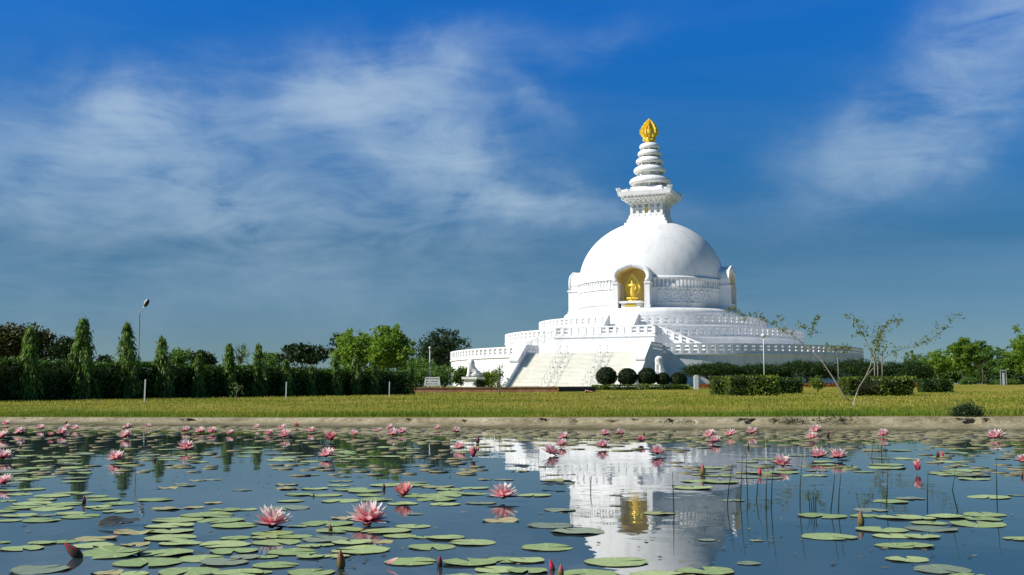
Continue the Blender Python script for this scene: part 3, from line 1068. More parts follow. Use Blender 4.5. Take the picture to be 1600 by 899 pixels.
for sgn in range(4):
    Mx = Matrix.Rotation(sgn * math.pi / 2, 4, 'Z')
    mm = MB()
    mm.prism([(-4.15, 31.44), (-4.4, 32.0), (-4.0, 31.85), (-3.55, 31.6), (-3.3, 31.44)], 'y', -4.16, -3.6)
    mm.prism([(4.15, 31.44), (4.4, 32.0), (4.0, 31.85), (3.55, 31.6), (3.3, 31.44)], 'y', -4.16, -3.6)
    mm.prism([(-2.9, 31.44), (-2.7, 31.95), (-2.3, 31.44)], 'y', -4.05, -3.2)
    mm.prism([(2.9, 31.44), (2.7, 31.95), (2.3, 31.44)], 'y', -4.05, -3.2)
    for i in range(12):
        u = -3.025 + i * .55
        mm.box(u - .15, u + .15, -3.75, -3.2, 30.33, 30.6)
    for i in range(7):
        u = -2.4 + i * .8
        mm.box(u - .14, u + .14, -2.95, -2.56, 29.72, 30.0)
    mb.add([Mx @ Vector(p) for p in mm.v], mm.f)
tpart(mb, 'cornice', PL)

# spire of five umbrella discs -------------------------------
RINGS = [(32.95, 34.25, 3.18), (34.75, 35.95, 2.5), (36.25, 37.3, 2.12), (37.45, 38.42, 1.84), (38.58, 39.5, 1.56)]
mb = MB(); mb.smooth = True
mb.lathe([(0, 32.2), (1.9, 32.25), (1.7, 33.4), (1.35, 35.2), (1.05, 37.0), (.85, 38.6), (.6, 39.6), (0, 39.6)], 32)
tpart(mb, 'spire_core', PL)
for zb, zt, rr in RINGS:
    mb = MB(); mb.smooth = True
    h = zt - zb
    zb -= h * .06; h = zt - zb
    pr = [(rr * .40, zb + h * .22), (rr * .72, zb + h * .20), (rr * .80, zb + h * .04), (rr * .86, zb + .01), (rr * .95, zb + h * .10), (rr * .99, zb + h * .2), (rr, zb + h * .32), (rr * .985, zb + h * .48), (rr * .93, zb + h * .64), (rr * .82, zb + h * .80), (rr * .66, zb + h * .92), (rr * .45, zb + h * .985), (rr * .2, zt)]
    mb.lathe(pr, 48)
    mb.smooth = False
    for q in range(8):
        a = q * math.pi / 4 + .2
        c = [(rr * .66 * math.sin(a) + u * math.cos(a) - v * math.sin(a), -rr * .66 * math.cos(a) + u * math.sin(a) + v * math.cos(a)) for u, v in ((-.1, -.3), (.1, -.3), (.1, .3), (-.1, .3))]
        mb.prism(c, 'z', zb - h * .32, zb + .1)
    tpart(mb, 'umbrella_disc', PL)

# gilded finial ------------------------------------------------
mb = MB(); mb.smooth = True
mb.lathe([(0, 39.4), (.75, 39.5), (.45, 39.75), (.95, 40.1), (.7, 40.22), (.5, 40.3), (.72, 40.7), (.78, 41.1), (.66, 41.6), (.42, 42.2), (.14, 42.8), (0, 43.3)], 20)
for q in range(8):
    a = q * math.pi / 4
    mb.ball((.85 * math.cos(a), .85 * math.sin(a), 40.05), .24, 8, 6)
fin = tpart(mb, 'finial', GO)


def leaf_outline(h, w, z0, sc, n=40):
    o = []
    for i in range(n):
        t = 2 * math.pi * i / n
        y = -math.cos(t)
        q_ = (y + 1) / 2
        half = w * ((q_ / .36) ** .5 if q_ < .36 else max(0, 1 - ((q_ - .36) / .64) ** 1.9))
        wob = 1 + sc * math.cos(i * math.pi) * (.3 if abs(math.sin(t)) < .3 else 1)
        o.append((math.copysign(half, math.sin(t)) * wob, z0 + h * (y + 1) / 2 * (1.0)))
    return o


for q in range(4):
    mb = MB()
    outer = leaf_outline(3.6, 1.52, 39.8, .05); inner = leaf_outline(2.5, 1.0, 40.1, .0)
    mb.frame(outer, inner, -.06, .06)
    for i in range(7):
        z = 40.5 + i * .32; w = .95 * math.sin((i + 1.2) / 8.2 * math.pi)
        for sx in (-1, 1):
            cx_, cz_, r_ = sx * w * .55, z, .2
            ring_o = [(cx_ + r_ * math.cos(t), cz_ + r_ * math.sin(t)) for t in np.linspace(0, 2 * math.pi, 10, endpoint=False)]
            ring_i = [(cx_ + r_ * .5 * math.cos(t), cz_ + r_ * .5 * math.sin(t)) for t in np.linspace(0, 2 * math.pi, 10, endpoint=False)]
            mb.frame(ring_o, ring_i, -.05, .05)
    mb.build('flame_leaf', GO, fin, rot=(0, 0, q * math.pi / 4 + .2))

# golden statue in the front niche ------------------------------
def tloc(x, y, z=0):
    w = Matrix.Rotation(TR, 3, 'Z') @ Vector((x, y, 0))
    return Vector((TX + w.x, TY + w.y, z))


stt = empty('statue', tloc(-.12, -11.3, 14.0), TR, 'golden standing figure with leaf shaped halo inside the arched niche of the dome', 'statue')
mb = MB(); mb.smooth = True
mb.lathe([(0, .02), (.62, .02), (.66, .14), (.42, .24), (.5, .32), (.8, .5), (.72, .58), (0, .6)], 24)
for q in range(12):
    a = q * math.pi / 6; mb.ball((.7 * math.cos(a), .7 * math.sin(a), .45), .17, 8, 5)
mb.build('lotus_pedestal', GO, stt)
nd = [((0, 0, 1.5), (.24, .2)), ((0, 0, 1.95), (.25, .18)), ((0, .0, 2.22), (.24, .17)), ((0, 0, 2.42), .1), ((0, -.02, 2.55), .14), ((0, -.02, 2.72), .15), ((0, 0, 2.88), .07),
      ((0, 0, 1.05), (.27, .2)), ((0, 0, .62), (.33, .24)),
      ((.3, 0, 2.25), .1), ((.42, -.04, 1.9), .085), ((.36, -.22, 1.6), .07), ((.33, -.3, 1.5), .06),
      ((-.3, 0, 2.25), .1), ((-.42, -.06, 1.95), .085), ((-.34, -.26, 2.15), .07), ((-.3, -.32, 2.32), .06)]
ed = [(0, 1), (1, 2), (2, 3), (3, 4), (4, 5), (5, 6), (0, 7), (7, 8), (2, 9), (9, 10), (10, 11), (11, 12), (2, 13), (13, 14), (14, 15), (15, 16)]
link('figure', skin_mesh('figure', nd, ed, GO, 1), stt, None, None, (1.3, 1.2, 1.08))
mb = MB()
o_ = leaf_outline(3.55, 1.12, .55, .03, 44); i_ = leaf_outline(3.0, .84, .75, 0, 44)
mb.frame(o_, i_, .28, .4)
for i in range(9):
    z = 1.05 + i * .31; w = .92 * math.sin((i + 1.4) / 10.2 * math.pi)
    for sx in (-1, 1):
        for f_ in (.55, .95):
            cx_, r_ = sx * w * f_ * .85, .15
            mb.frame([(cx_ + r_ * math.cos(t), z + r_ * math.sin(t)) for t in np.linspace(0, 2 * math.pi, 9, endpoint=False)], [(cx_ + r_ * .5 * math.cos(t), z + r_ * .5 * math.sin(t)) for t in np.linspace(0, 2 * math.pi, 9, endpoint=False)], .3, .38)
for i in range(6):
    mb.box(-.05, .05, .3, .37, 2.9 + i * .15, 2.98 + i * .15)
mb.box(-.035, .035, .31, .36, .8, 3.9)
mb.build('halo', GO, stt)

# small dark board on the upper stair
bd = empty('board', tloc(-.35, -20.6, 8.5), TR, 'small dark notice board on two legs below the golden statue', 'notice board')
mb = MB(); mb.box(-.62, .62, -.06, .06, .75, 1.2); mb.build('panel', M['dark'], bd)
for sx in (-1, 1):
    mb = MB(); mb.box(sx * .4 - .04, sx * .4 + .04, -.04, .04, 0, .76); mb.build('leg', M['whitepaint'], bd)

# lions guarding the stair ------------------------------------------
def lion(px_, y_, label):
    r = empty('lion_statue', tloc(px_, y_, TZ - .05), TR, label, 'statue', 'guardian lions beside the front stair')
    mb = MB()
    mb.frustum(.95, .92, 0, .28, 1.25, 1.22); mb.frustum(.74, .72, .28, 1.02, 1.0, .98); mb.frustum(.95, .98, 1.02, 1.3, 1.25, 1.28)
    mb.box(-.55, .55, -1.02, -.98, .42, .88)
    mb.build('pedestal', PL, r)
    b = 1.3
    nd = [((0, .42, b + .42), (.42, .40)), ((0, .1, b + .75), (.40, .36)), ((0, -.2, b + 1.1), (.36, .36)), ((0, -.32, b + 1.45), (.31, .33)), ((0, -.42, b + 1.75), (.30, .30)), ((0, -.72, b + 1.66), (.17, .15)),
          ((.2, -.42, b + .95), .17), ((.21, -.5, b + .45), .13), ((.21, -.56, b + .1), .12), ((.21, -.74, b + .07), .1),
          ((-.2, -.42, b + .95), .17), ((-.21, -.5, b + .45), .13), ((-.21, -.56, b + .1), .12), ((-.21, -.74, b + .07), .1),
          ((.38, .22, b + .32), .24), ((.42, -.25, b + .14), .13), ((-.38, .22, b + .32), .24), ((-.42, -.25, b + .14), .13),
          ((0, .8, b + .2), .12), ((.3, 1.0, b + .25), .08), ((.17, -.32, b + 2.0), .08), ((-.17, -.32, b + 2.0), .08)]
    ed = [(0, 1), (1, 2), (2, 3), (3, 4), (4, 5), (2, 6), (6, 7), (7, 8), (8, 9), (2, 10), (10, 11), (11, 12), (12, 13), (0, 14), (14, 15), (0, 16), (16, 17), (0, 18), (18, 19), (4, 20), (4, 21)]
    turn = R(-58) if px_ < 0 else R(-6)
    link('lion', skin_mesh('lion', nd, ed, PL, 1), r, None, (0, 0, turn), (1.12, 1.12, 1.03))
    mb = MB(); mb.smooth = True
    mb.lathe([(0, b + 1.0), (.22, b + 1.04), (.38, b + 1.25), (.43, b + 1.5), (.40, b + 1.75), (.30, b + 1.95), (.12, b + 2.06), (0, b + 2.07)], 20)
    mb.v = [(x * (1 + .06 * math.sin(z * 26 + 3 * math.atan2(y, x))), y * .85 - .18 - .12 * (z - b - 1.5), z) for x, y, z in mb.v]
    mb.build('mane', PL, r, rot=(0, 0, turn), scale=(1.12, 1.12, 1.03))
    return r


lion(-11.0, -45.0, 'white seated lion statue on pedestal between green bushes, facing away from the stair')
lion(11.6, -44.6, 'white seated lion statue rising behind the round clipped bushes')
# ------------------------------------------------------------------ foliage helpers
def clumpy(n_clumps, per, size, inside, leaf, droop=0.0, tint_sp=.25, aspect=.55):
    """clumps of leaves. inside(k) -> (k,3) clump centres; size clump radius; returns quads, tint"""
    C = inside(n_clumps)
    base = rng.beta(2.0, 2.2, size=n_clumps)
    sc = rng.uniform(.6, 1.35, size=n_clumps)
    off = rng.normal(size=(n_clumps, per, 3)) * np.array([.5, .5, .36]) * size
    P = (C[:, None, :] + off * sc[:, None, None]).reshape(-1, 3)
    n = len(P)
    D = rand_dirs(n); D[:, 2] -= droop; D = unit(D)
    Nn = rand_dirs(n, .6)
    ln = leaf * rng.uniform(.6, 1.4, n)
    Q = leaf_quads(P, D, Nn, ln, ln * aspect)
    ti = np.clip(np.repeat(base, per) + rng.normal(0, tint_sp * .6, n), 0, 1)
    return Q, ti


def limbs(mb, base, top, r0, targets, n=6):
    """tapered trunk that forks into limbs towards targets"""
    base, top = Vector(base), Vector(top)
    k = 5
    pts = [base.lerp(top, i / k) + Vector((random.uniform(-.04, .04), random.uniform(-.04, .04), 0)) * (top - base).length * (0 if i == 0 else 1) for i in range(k + 1)]
    mb.tube(pts, [r0 * (1.25 if i == 0 else 1) * (1 - .55 * i / k) for i in range(k + 1)], n)
    for t in targets:
        t = Vector(t)
        f = random.uniform(.35, .95)
        s_ = base.lerp(top, f)
        mid = s_.lerp(t, .5) + Vector((0, 0, .12 * (t - s_).length))
        mb.tube([s_, mid, t], [r0 * (.5 - .2 * f), r0 * .22, r0 * .06], 5)


def broad_tree(name, px, Y, ytop, wpx, mat, label, group=None, ybase=None, density=1.0, leaf=.32, squat=.62, gap=.5, bark='bark', cat='tree', dark_in=0, clump=None, bare=0.0):
    b = onground(px, Y)
    top = zat(px, ytop, Y); h = top - b.z
    w = wpx / FOC * Y
    r = empty(name, b, random.uniform(0, 6.28), label, cat, group)
    ch = h * squat; cz = h - ch / 2
    nl = int(9 * density) + 4

    lob = [(rand_dirs(1, .25)[0] * np.array([w * .27, w * .27, ch * .27]) + np.array([0, 0, cz]), rng.uniform(.42, .62)) for _ in range(nl)]

    def inside(k):
        out = []
        for i in range(k):
            c, s_ = lob[rng.integers(nl)]
            d = rand_dirs(1)[0] * (rng.uniform(.35, 1) ** .5)
            p = c + d * np.array([w * .5, w * .5, ch * .5]) * s_
            out.append(p)
        out = np.array(out)
        q = out - np.array([0, 0, cz]); q = q / np.array([w * .52, w * .52, ch * .52])
        l = np.linalg.norm(q, axis=1, keepdims=True)
        q = np.where(l > 1, q / l, q)
        return q * np.array([w * .52, w * .52, ch * .52]) + np.array([0, 0, cz])
    cs = clump or max(.45, w * .085)
    ncl = int(density * 150)
    Q, ti = clumpy(ncl, 26, cs, inside, leaf)
    # ground clearance
    low = Q.reshape(-1, 3)[:, 2].min()
    mb = MB(); mb.smooth = True
    tg = [l[0] for l in lob] + ([rand_dirs(1, .6)[0] * np.array([w * .45, w * .45, ch * .52]) + np.array([0, 0, cz]) for _ in range(int(bare))])
    limbs(mb, (0, 0, -.1), (random.uniform(-.1, .1) * w, 0, cz), max(.07, h * .022), tg)
    mb.build('trunk', M[bark], r)
    link('crown', quads_mesh('crown', Q, M[mat], ti), r)
    return r


def surf_hedge(Lx, Wy, Hz, leaf, dens, jitter=.05, round_=0.0, topw=None):
    """leaf shell over a clipped block (base centre at origin) plus its dark woody core; sides may flare"""
    topw = topw or 1.0
    faces = [('f', Lx * Hz), ('k', Lx * Hz), ('t', Lx * Wy), ('l', Wy * Hz), ('r', Wy * Hz)]
    P, NN = [], []
    for nm, ar in faces:
        n = int(ar * dens * 1.3)
        u = rng.uniform(-.5, .5, n); v = rng.uniform(0, 1, n) if nm != 't' else rng.uniform(-.5, .5, n)
        k = 1 if nm == 't' else None
        if nm in 'fk':
            s_ = -1 if nm == 'f' else 1
            fl = 1 + (topw - 1) * v
            p = np.stack([u * Lx * (1 + (topw - 1) * v * Wy / Lx), s_ * Wy * .5 * fl, v * Hz], 1); nn = np.tile([0, s_, .15], (n, 1))
        elif nm == 't':
            p = np.stack([u * Lx * (1 + (topw - 1) * Wy / Lx), v * Wy * topw, np.full(n, Hz)], 1); nn = np.tile([0, 0, 1.0], (n, 1))
        else:
            s_ = -1 if nm == 'l' else 1
            p = np.stack([s_ * Lx * .5 * (1 + (topw - 1) * v * Wy / Lx), u * Wy * (1 + (topw - 1) * v), v * Hz], 1); nn = np.tile([s_, 0, .15], (n, 1))
        P.append(p); NN.append(nn)
    P = np.concatenate(P); NN = np.concatenate(NN).astype(float)
    n = len(P)
    wav = .5 * np.sin(P[:, 0] * 2.1 + P[:, 2] * 1.7) + .5 * np.sin(P[:, 0] * .77 + 1.3)
    P = P + NN * (rng.normal(0, jitter, n) - jitter * .5 + wav * jitter * .8)[:, None]
    P[:, 2] = np.maximum(P[:, 2], .02)
    D = rand_dirs(n); D = unit(D + NN * .35)
    ln = leaf * rng.uniform(.6, 1.5, n)
    Q = leaf_quads(P, D, unit(NN + rng.normal(0, .7, (n, 3))), ln, ln * .6)
    patch = .45 + .28 * np.sin(P[:, 0] * 1.3 + np.sin(P[:, 2] * 3)) + .15 * np.sin(P[:, 0] * 4.1 + P[:, 2] * 2.3)
    ti = np.clip(patch * .9 + rng.normal(0, .22, n), 0, 1)
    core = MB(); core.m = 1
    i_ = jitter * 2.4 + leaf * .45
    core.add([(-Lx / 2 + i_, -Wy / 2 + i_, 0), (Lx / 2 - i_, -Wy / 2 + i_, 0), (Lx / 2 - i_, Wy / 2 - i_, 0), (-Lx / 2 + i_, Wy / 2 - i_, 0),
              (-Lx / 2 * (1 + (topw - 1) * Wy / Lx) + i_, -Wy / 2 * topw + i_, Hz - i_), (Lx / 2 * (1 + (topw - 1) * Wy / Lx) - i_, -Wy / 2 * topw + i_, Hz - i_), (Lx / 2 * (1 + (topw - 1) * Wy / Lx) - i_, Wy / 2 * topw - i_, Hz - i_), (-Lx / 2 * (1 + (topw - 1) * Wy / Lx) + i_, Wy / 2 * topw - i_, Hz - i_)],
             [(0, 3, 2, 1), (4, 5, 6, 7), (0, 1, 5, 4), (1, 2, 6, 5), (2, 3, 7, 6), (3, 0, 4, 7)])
    return Q, ti, core


# ------------------------------------------------------------------ the long hedge on the left
HA = onground(-60, 62.0); HB = onground(627, 103.0)
hd = (HB - HA); hl = math.hypot(hd.x, hd.y); ha = math.atan2(hd.y, hd.x)
Q, ti, core = surf_hedge(hl, 1.8, 2.3, .19, 95, .10)


def follow(Qp):
    """drop the hedge onto the slope"""
    ca, sa = math.cos(ha), math.sin(ha)
    X = (HA.x + HB.x) / 2 + Qp[..., 0] * ca - Qp[..., 1] * sa
    Y = (HA.y + HB.y) / 2 + Qp[..., 0] * sa + Qp[..., 1] * ca
    Z = gz(X, Y) - .03 + Qp[..., 2] * (1 - .0045 * (Qp[..., 0] + hl / 2) * .55) + .05 * np.sin(Qp[..., 0] * .5) * (Qp[..., 2] > 1)
    return np.stack([X, Y, Z], -1)


Qw = follow(Q)
mid = (HA + HB) / 2
cw = follow(np.array(core.v)); core.v = [tuple(p - np.array(mid)) for p in cw]
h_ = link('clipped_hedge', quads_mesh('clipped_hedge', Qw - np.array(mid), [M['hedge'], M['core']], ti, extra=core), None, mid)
tag(h_, 'long dark green clipped hedge behind the row of mast trees', 'hedge')


def hedge_front(px, off=-1.15):
    """point in front of the hedge line in picture column px"""
    t = (px - 800) / FOC
    # HA + u*hd + off*normal ; x = t*y
    nrm_ = Vector((hd.y, -hd.x, 0)).normalized() * (-off)
    a = HA + nrm_
    u = (t * a.y - a.x) / (hd.x - t * hd.y)
    p = a + hd * u
    return Vector((p.x, p.y, float(gz(p.x, p.y))))


# mast trees: narrow spires of hanging leaves
def mast_mesh(H, Rm, n, lean=0.0, bare=.1, seed=0):
    """drooping shoots leave the stem all the way up; long leaves hang from them in tiers"""
    g = np.random.default_rng(seed)
    P, D, NN, ti = [], [], [], []
    ns = int(46 + 16 * H)
    for k in range(ns):
        z = (k + g.uniform(0, 1)) / ns
        a = k * 2.4 + g.normal(0, .5)
        prof_ = (1 - z) ** .5 * (.6 + .4 * min(1, z / .25)) + .06
        l = Rm * prof_ * g.uniform(.45, 1.25)
        drop = l * g.uniform(.7, 1.6) + .12
        z0 = H * (bare + (1 - bare) * z) + .2 * l
        tone = g.uniform(.15, .85)
        m_ = max(6, int(n / ns))
        t = g.uniform(.05, 1, m_) ** .75
        x = l * np.sin(t * 1.35) / math.sin(1.35)
        zz = z0 - drop * t ** 1.7
        p = np.stack([x * math.cos(a) + lean * zz, x * math.sin(a), zz], 1) + g.normal(0, .05 + .04 * Rm, (m_, 3))
        out = np.array([math.cos(a), math.sin(a), 0])
        d = unit(out * g.uniform(-.1, .8, m_)[:, None] + np.array([0, 0, -1.0]) + g.normal(0, .28, (m_, 3)))
        P.append(p); D.append(d); NN.append(unit(out + g.normal(0, .6, (m_, 3)))); ti.append(np.clip(tone + g.normal(0, .18, m_), 0, 1))
    P, D, NN, ti = map(np.concatenate, (P, D, NN, ti))
    P[:, 2] = np.maximum(P[:, 2], .12)
    q = len(P); ln = .30 * g.uniform(.6, 1.35, q)
    Q = leaf_quads(P - np.array([0, 0, .08]), D, NN, ln, ln * .27)
    return Q, ti


MAST = [  # column, top row, width px, words that set it apart
    (46, 512, 30, 'thin leafy mast tree in front of the dark reddish tree, leaning slightly'),
    (128, 497, 37, 'tallest mast tree of drooping leaves at the hedge'),
    (199, 505, 34, 'mast tree with ragged crown beside the tall curved street lamp'),
    (253, 527, 30, 'broad based mast tree between the street lamp and the hedge middle'),
    (310, 553, 18, 'short slim mast tree behind the thin weeds on the lawn'),
    (359, 537, 20, 'slim upright mast tree behind the twiggy lawn seedling'),
    (404, 539, 22, 'slim mast tree just before the middle white lawn post'),
    (447, 563, 15, 'small mast tree directly behind the middle white lawn post'),
    (487, 572, 14, 'small low mast tree below the flat dark tree'),
    (524, 556, 19, 'mast tree at the edge of the bright green tree'),
    (555, 556, 17, 'narrow mast tree in front of the bright green tree'),
    (583, 566, 17, 'narrow mast tree by the white post at the end of the hedge'),
    (641, 566, 15, 'lone small mast tree past the hedge end near the brick wall'),
]
for i, (px, yt, w, lab) in enumerate(MAST):
    p = hedge_front(px) if px < 630 else onground(px, 108)
    H = zat(px, yt, p.y) - p.z
    Rm = w / FOC * p.y * .68
    r = empty('mast_tree', p, 0, lab, 'tree', 'mast trees along the hedge')
    Q, ti = mast_mesh(H, Rm, int(1500 + 1500 * Rm), .012 * math.sin(i * 2.1), .10, i + 3)
    mb = MB(); mb.smooth = True
    mb.tube([(0, 0, -.1), (.01, 0, H * .4), (.012 * math.sin(i * 2.1) * H, 0, H * .93)], [.06, .05, .015], 6)
    mb.build('trunk', M['palebark'], r)
    link('crown', quads_mesh('crown', Q, M['mast'], ti), r)

# ------------------------------------------------------------------ trees behind
BG = 'trees standing behind the hedge'
broad_tree('tree', 30, 120, 509, 125, 'redtree', 'dark dense tree with reddish leaves at the picture edge behind the hedge', BG, density=2.2, leaf=.36)
broad_tree('tree', 112, 118, 527, 66, 'darktree', 'dark tree half hidden behind the tallest mast tree', BG, density=1.2, leaf=.32)
broad_tree('tree', 165, 128, 556, 56, 'darktree', 'low dark rounded tree top just left of the street lamp', BG, density=.8, leaf=.32)
broad_tree('tree', 282, 135, 547, 58, 'midtree', 'loose grey green tree right of the broad mast tree', BG, density=.7, leaf=.34)
broad_tree('tree', 322, 130, 549, 46, 'darktree', 'small dark spreading tree behind the short slim mast tree', BG, density=.8, leaf=.34)
broad_tree('tree', 378, 150, 533, 40, 'midtree', 'thin pale green tree with bare upper twigs', BG, density=.13, leaf=.26, bare=12)
broad_tree('tree', 426, 150, 551, 46, 'midtree', 'hazy pale low tree left of the flat dark tree', BG, density=.6, leaf=.36)
broad_tree('tree', 474, 132, 538, 76, 'darktree', 'flat topped dark tree with layered boughs behind the hedge', BG, density=1.1, leaf=.36, squat=.5)
broad_tree('tree', 548, 150, 518, 70, 'darktree', 'dark tree behind the left flank of the bright green tree', BG, density=.8, leaf=.4)
broad_tree('tree', 562, 126, 516, 84, 'lighttree', 'bright green airy tree, taller twiggy half of the pair at the hedge end', BG, density=1.9, leaf=.34, squat=.8, bare=10)
broad_tree('tree', 608, 124, 509, 82, 'lighttree', 'bright green rounded tree nearest the dark tree by the temple', BG, density=2.1, leaf=.34, squat=.8)
broad_tree('tree', 690, 200, 514, 84, 'darktree', 'dark spreading tree beside the white terrace and lamp post', BG, density=1.9, leaf=.42, squat=.75)
broad_tree('tree', 650, 170, 560, 60, 'midtree', 'pale hazy low tree between the bright and the dark tree', BG, density=.8, leaf=.42)
# low green bushes between hedge end and temple
for px, Y, yt, w, lab in ((652, 140, 576, 62, 'dark green bush filling the gap between hedge end and notice board'), (688, 146, 573, 72, 'wide dark green bush behind the white notice board'), (727, 147, 577, 38, 'round green bush at the foot of the terrace beside the lion'),
                          (768, 143, 580, 44, 'light green bush right of the seated lion')):
    broad_tree('bush', px, Y, yt, w, 'boxhedge' if px > 750 else 'midtree', lab, 'bushes by the brick wall', density=1.0, leaf=.26, squat=.95, cat='bush', clump=.5)
broad_tree('bush', 750, 124, 594, 17, 'topiary', 'tiny dark ball bush in front of the lion pedestal', 'bushes by the brick wall', density=.5, leaf=.15, squat=.95, cat='bush', clump=.25)

# right-hand wood
RT = 'trees along the far right of the lawn'
for px, Y, yt, w, mat_, lab, dn in (
        (1424, 230, 548, 46, 'midtree', 'hazy pale tree just right of the umbrella tree row', .7),
        (1462, 205, 543, 50, 'lighttree', 'low light green tree at the near end of the wood', 1.2),
        (1500, 195, 527, 50, 'lighttree', 'tall light green tree with open crown in the wood', 1.7),
        (1530, 215, 531, 42, 'midtree', 'second tall tree of the wood, twiggy and thinner', 1.0),
        (1562, 225, 533, 34, 'midtree', 'nearly bare tree behind the small white stand', .35),
        (1578, 220, 545, 40, 'lighttree', 'light green tree right of the small white stand', .9),
        (1608, 185, 500, 64, 'lighttree', 'tallest light green tree, cut by the edge of the view', 2.0),
        (1482, 240, 560, 60, 'midtree', 'low dark green growth deep inside the wood', 1.0),
        (1545, 250, 560, 60, 'midtree', 'rounded green growth behind the bare tree', 1.0),
        (1590, 250, 565, 50, 'midtree', 'pale green growth under the tallest tree', .9),
        (1440, 260, 568, 60, 'midtree', 'pale distant growth between umbrella trees and wood', .8)):
    broad_tree('tree', px, Y, yt, w, mat_, lab, RT, density=dn, leaf=.42, squat=.86, bare=12 if dn < 1.3 else 4)
for px, Y, yt, w, lab in ((1543, 165, 588, 18, 'dark round bush left of the small white stand'), (1587, 165, 587, 22, 'dark bush right of the small white stand'),
                          (1508, 168, 592, 40, 'low pale undergrowth bush below the tall light tree'), (1565, 160, 594, 44, 'low light green bush in front of the small white stand'),
                          (1446, 162, 592, 30, 'pale shrub between the umbrella trees and the dark low hedge'),
                          (1462, 222, 578, 66, 'pale undergrowth closing the wood behind the dark low hedge'), (1512, 226, 574, 84, 'pale undergrowth beneath the tall light trees of the wood'),
                          (1562, 230, 575, 84, 'pale undergrowth behind the small white stand'), (1612, 228, 572, 84, 'pale undergrowth below the tallest tree at the view edge')):
    broad_tree('bush', px, Y, yt, w, 'midtree' if 'pale' in lab or 'light' in lab else 'darktree', lab, 'bushes along the far lawn edge', density=2.6 if Y > 200 else .6, leaf=.5 if Y > 200 else .24, squat=.98, cat='bush', clump=.9 if Y > 200 else .4)

# umbrella trees before the right-hand terrace
FT = 'flat topped umbrella trees in front of the terrace'
for px, Y, yt, yb, w, lab in ((1112, 130, 569, 588, 92, 'flat topped umbrella tree nearest the round bushes'), (1188, 131, 571, 588, 82, 'umbrella tree behind the white globe lamp'),
                              (1252, 132, 566, 592, 92, 'umbrella tree behind the leaning thin trunk'), (1330, 133, 563, 592, 104, 'umbrella tree behind the tall clipped hedge with saplings'),
                              (1405, 134, 567, 592, 96, 'last umbrella tree of the row, next to the wood')):
    b = onground(px, Y); r = empty('umbrella_tree', b, 0, lab, 'tree', FT)
    zt = zat(px, yt, Y) - b.z; zb = zat(px, yb, Y) - b.z; w_ = w / FOC * Y * .5

    def inside(k):
        a = rng.uniform(0, 6.283, k); q = np.sqrt(rng.uniform(0, 1, k))
        und = .22 * np.sin(a * 3 + px) * q
        z = zb + (zt - zb) * (rng.uniform(0, 1, k) ** .7 * (1 - .45 * q ** 3) + .12 * q * (1 - q)) + und * .5
        return np.stack([w_ * q * np.cos(a), w_ * .8 * q * np.sin(a), z], 1)
    Q, ti = clumpy(420, 40, .42, inside, .15)
    link('crown', quads_mesh('crown', Q, M['flattree'], ti), r)
    mb = MB(); mb.smooth = True
    for q in range(4):
        a = q * 1.57 + .4
        mb.tube([(.06 * math.cos(a), .06 * math.sin(a), -.1), (.3 * math.cos(a), .3 * math.sin(a), zb * .55), (w_ * .6 * math.cos(a), w_ * .5 * math.sin(a), zb + .35)], [.11, .085, .03], 6)
        mb.tube([(.3 * math.cos(a), .3 * math.sin(a), zb * .55), (w_ * .45 * math.cos(a + .7), w_ * .4 * math.sin(a + .7), zb + .4)], [.07, .02], 5)
    mb.build('trunk', M['bark'], r)

# topiary balls on the low hedge
for px, yc, rp, lab in ((946, 589, 15.5, 'largest round clipped bush, nearest the stair'), (979, 590, 14.5, 'round clipped bush, second from the stair'),
                        (1009.5, 589.5, 14.5, 'round clipped bush, middle of the five, below the lion'), (1033.5, 593, 10.5, 'small round clipped bush right of the lion'),
                        (1058, 594, 12, 'round clipped bush at the far end from the stair')):
    Y = 121
    b = onground(px, Y); zc = zat(px, yc, Y); rr = rp / FOC * Y
    r = empty('topiary_ball', b, 0, lab, 'bush', 'round clipped bushes beside the stair')
    n = 2600
    d = rand_dirs(n); d[:, 2] = np.where(d[:, 2] < -.75, -d[:, 2], d[:, 2])
    P = d * (rr * (1 + rng.normal(0, .035, n)))[:, None] * np.array([1.04, 1.04, .95]) + np.array([0, 0, zc - b.z])
    D = unit(rand_dirs(n) + d * .3)
    ln = .13 * rng.uniform(.6, 1.4, n)
    Q = leaf_quads(P, D, unit(d + rng.normal(0, .6, (n, 3))), ln, ln * .6)
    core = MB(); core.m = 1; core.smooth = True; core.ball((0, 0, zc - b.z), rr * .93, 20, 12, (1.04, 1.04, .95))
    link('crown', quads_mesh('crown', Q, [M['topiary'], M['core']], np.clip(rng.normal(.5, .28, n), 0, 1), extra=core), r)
    mb = MB(); mb.smooth = True; mb.tube([(0, 0, -.05), (0, 0, max(.2, zc - b.z - rr * .8))], .07, 6)
    mb.build('trunk', M['palebark'], r)


def block_hedge(name, px0, px1, ytop, ybase_, Y, depth, mat, label, leaf=.14, dens=150, topw=1.0, group='clipped hedges on the lawn', jit=.05, h=None):
    p0, p1 = onground((px0 + px1) / 2, Y), None
    Lx = (px1 - px0) / FOC * Y
    H = h or zat((px0 + px1) / 2, ytop, Y) - p0.z
    Q, ti, core = surf_hedge(Lx / topw ** .3, depth, H, leaf, dens, jit, topw=topw)
    o = link(name, quads_mesh(name, Q, [M[mat], M['core']], ti, extra=core), None, Vector((p0.x, Y + depth / 2, p0.z - .02)))
    return tag(o, label, 'hedge', group)


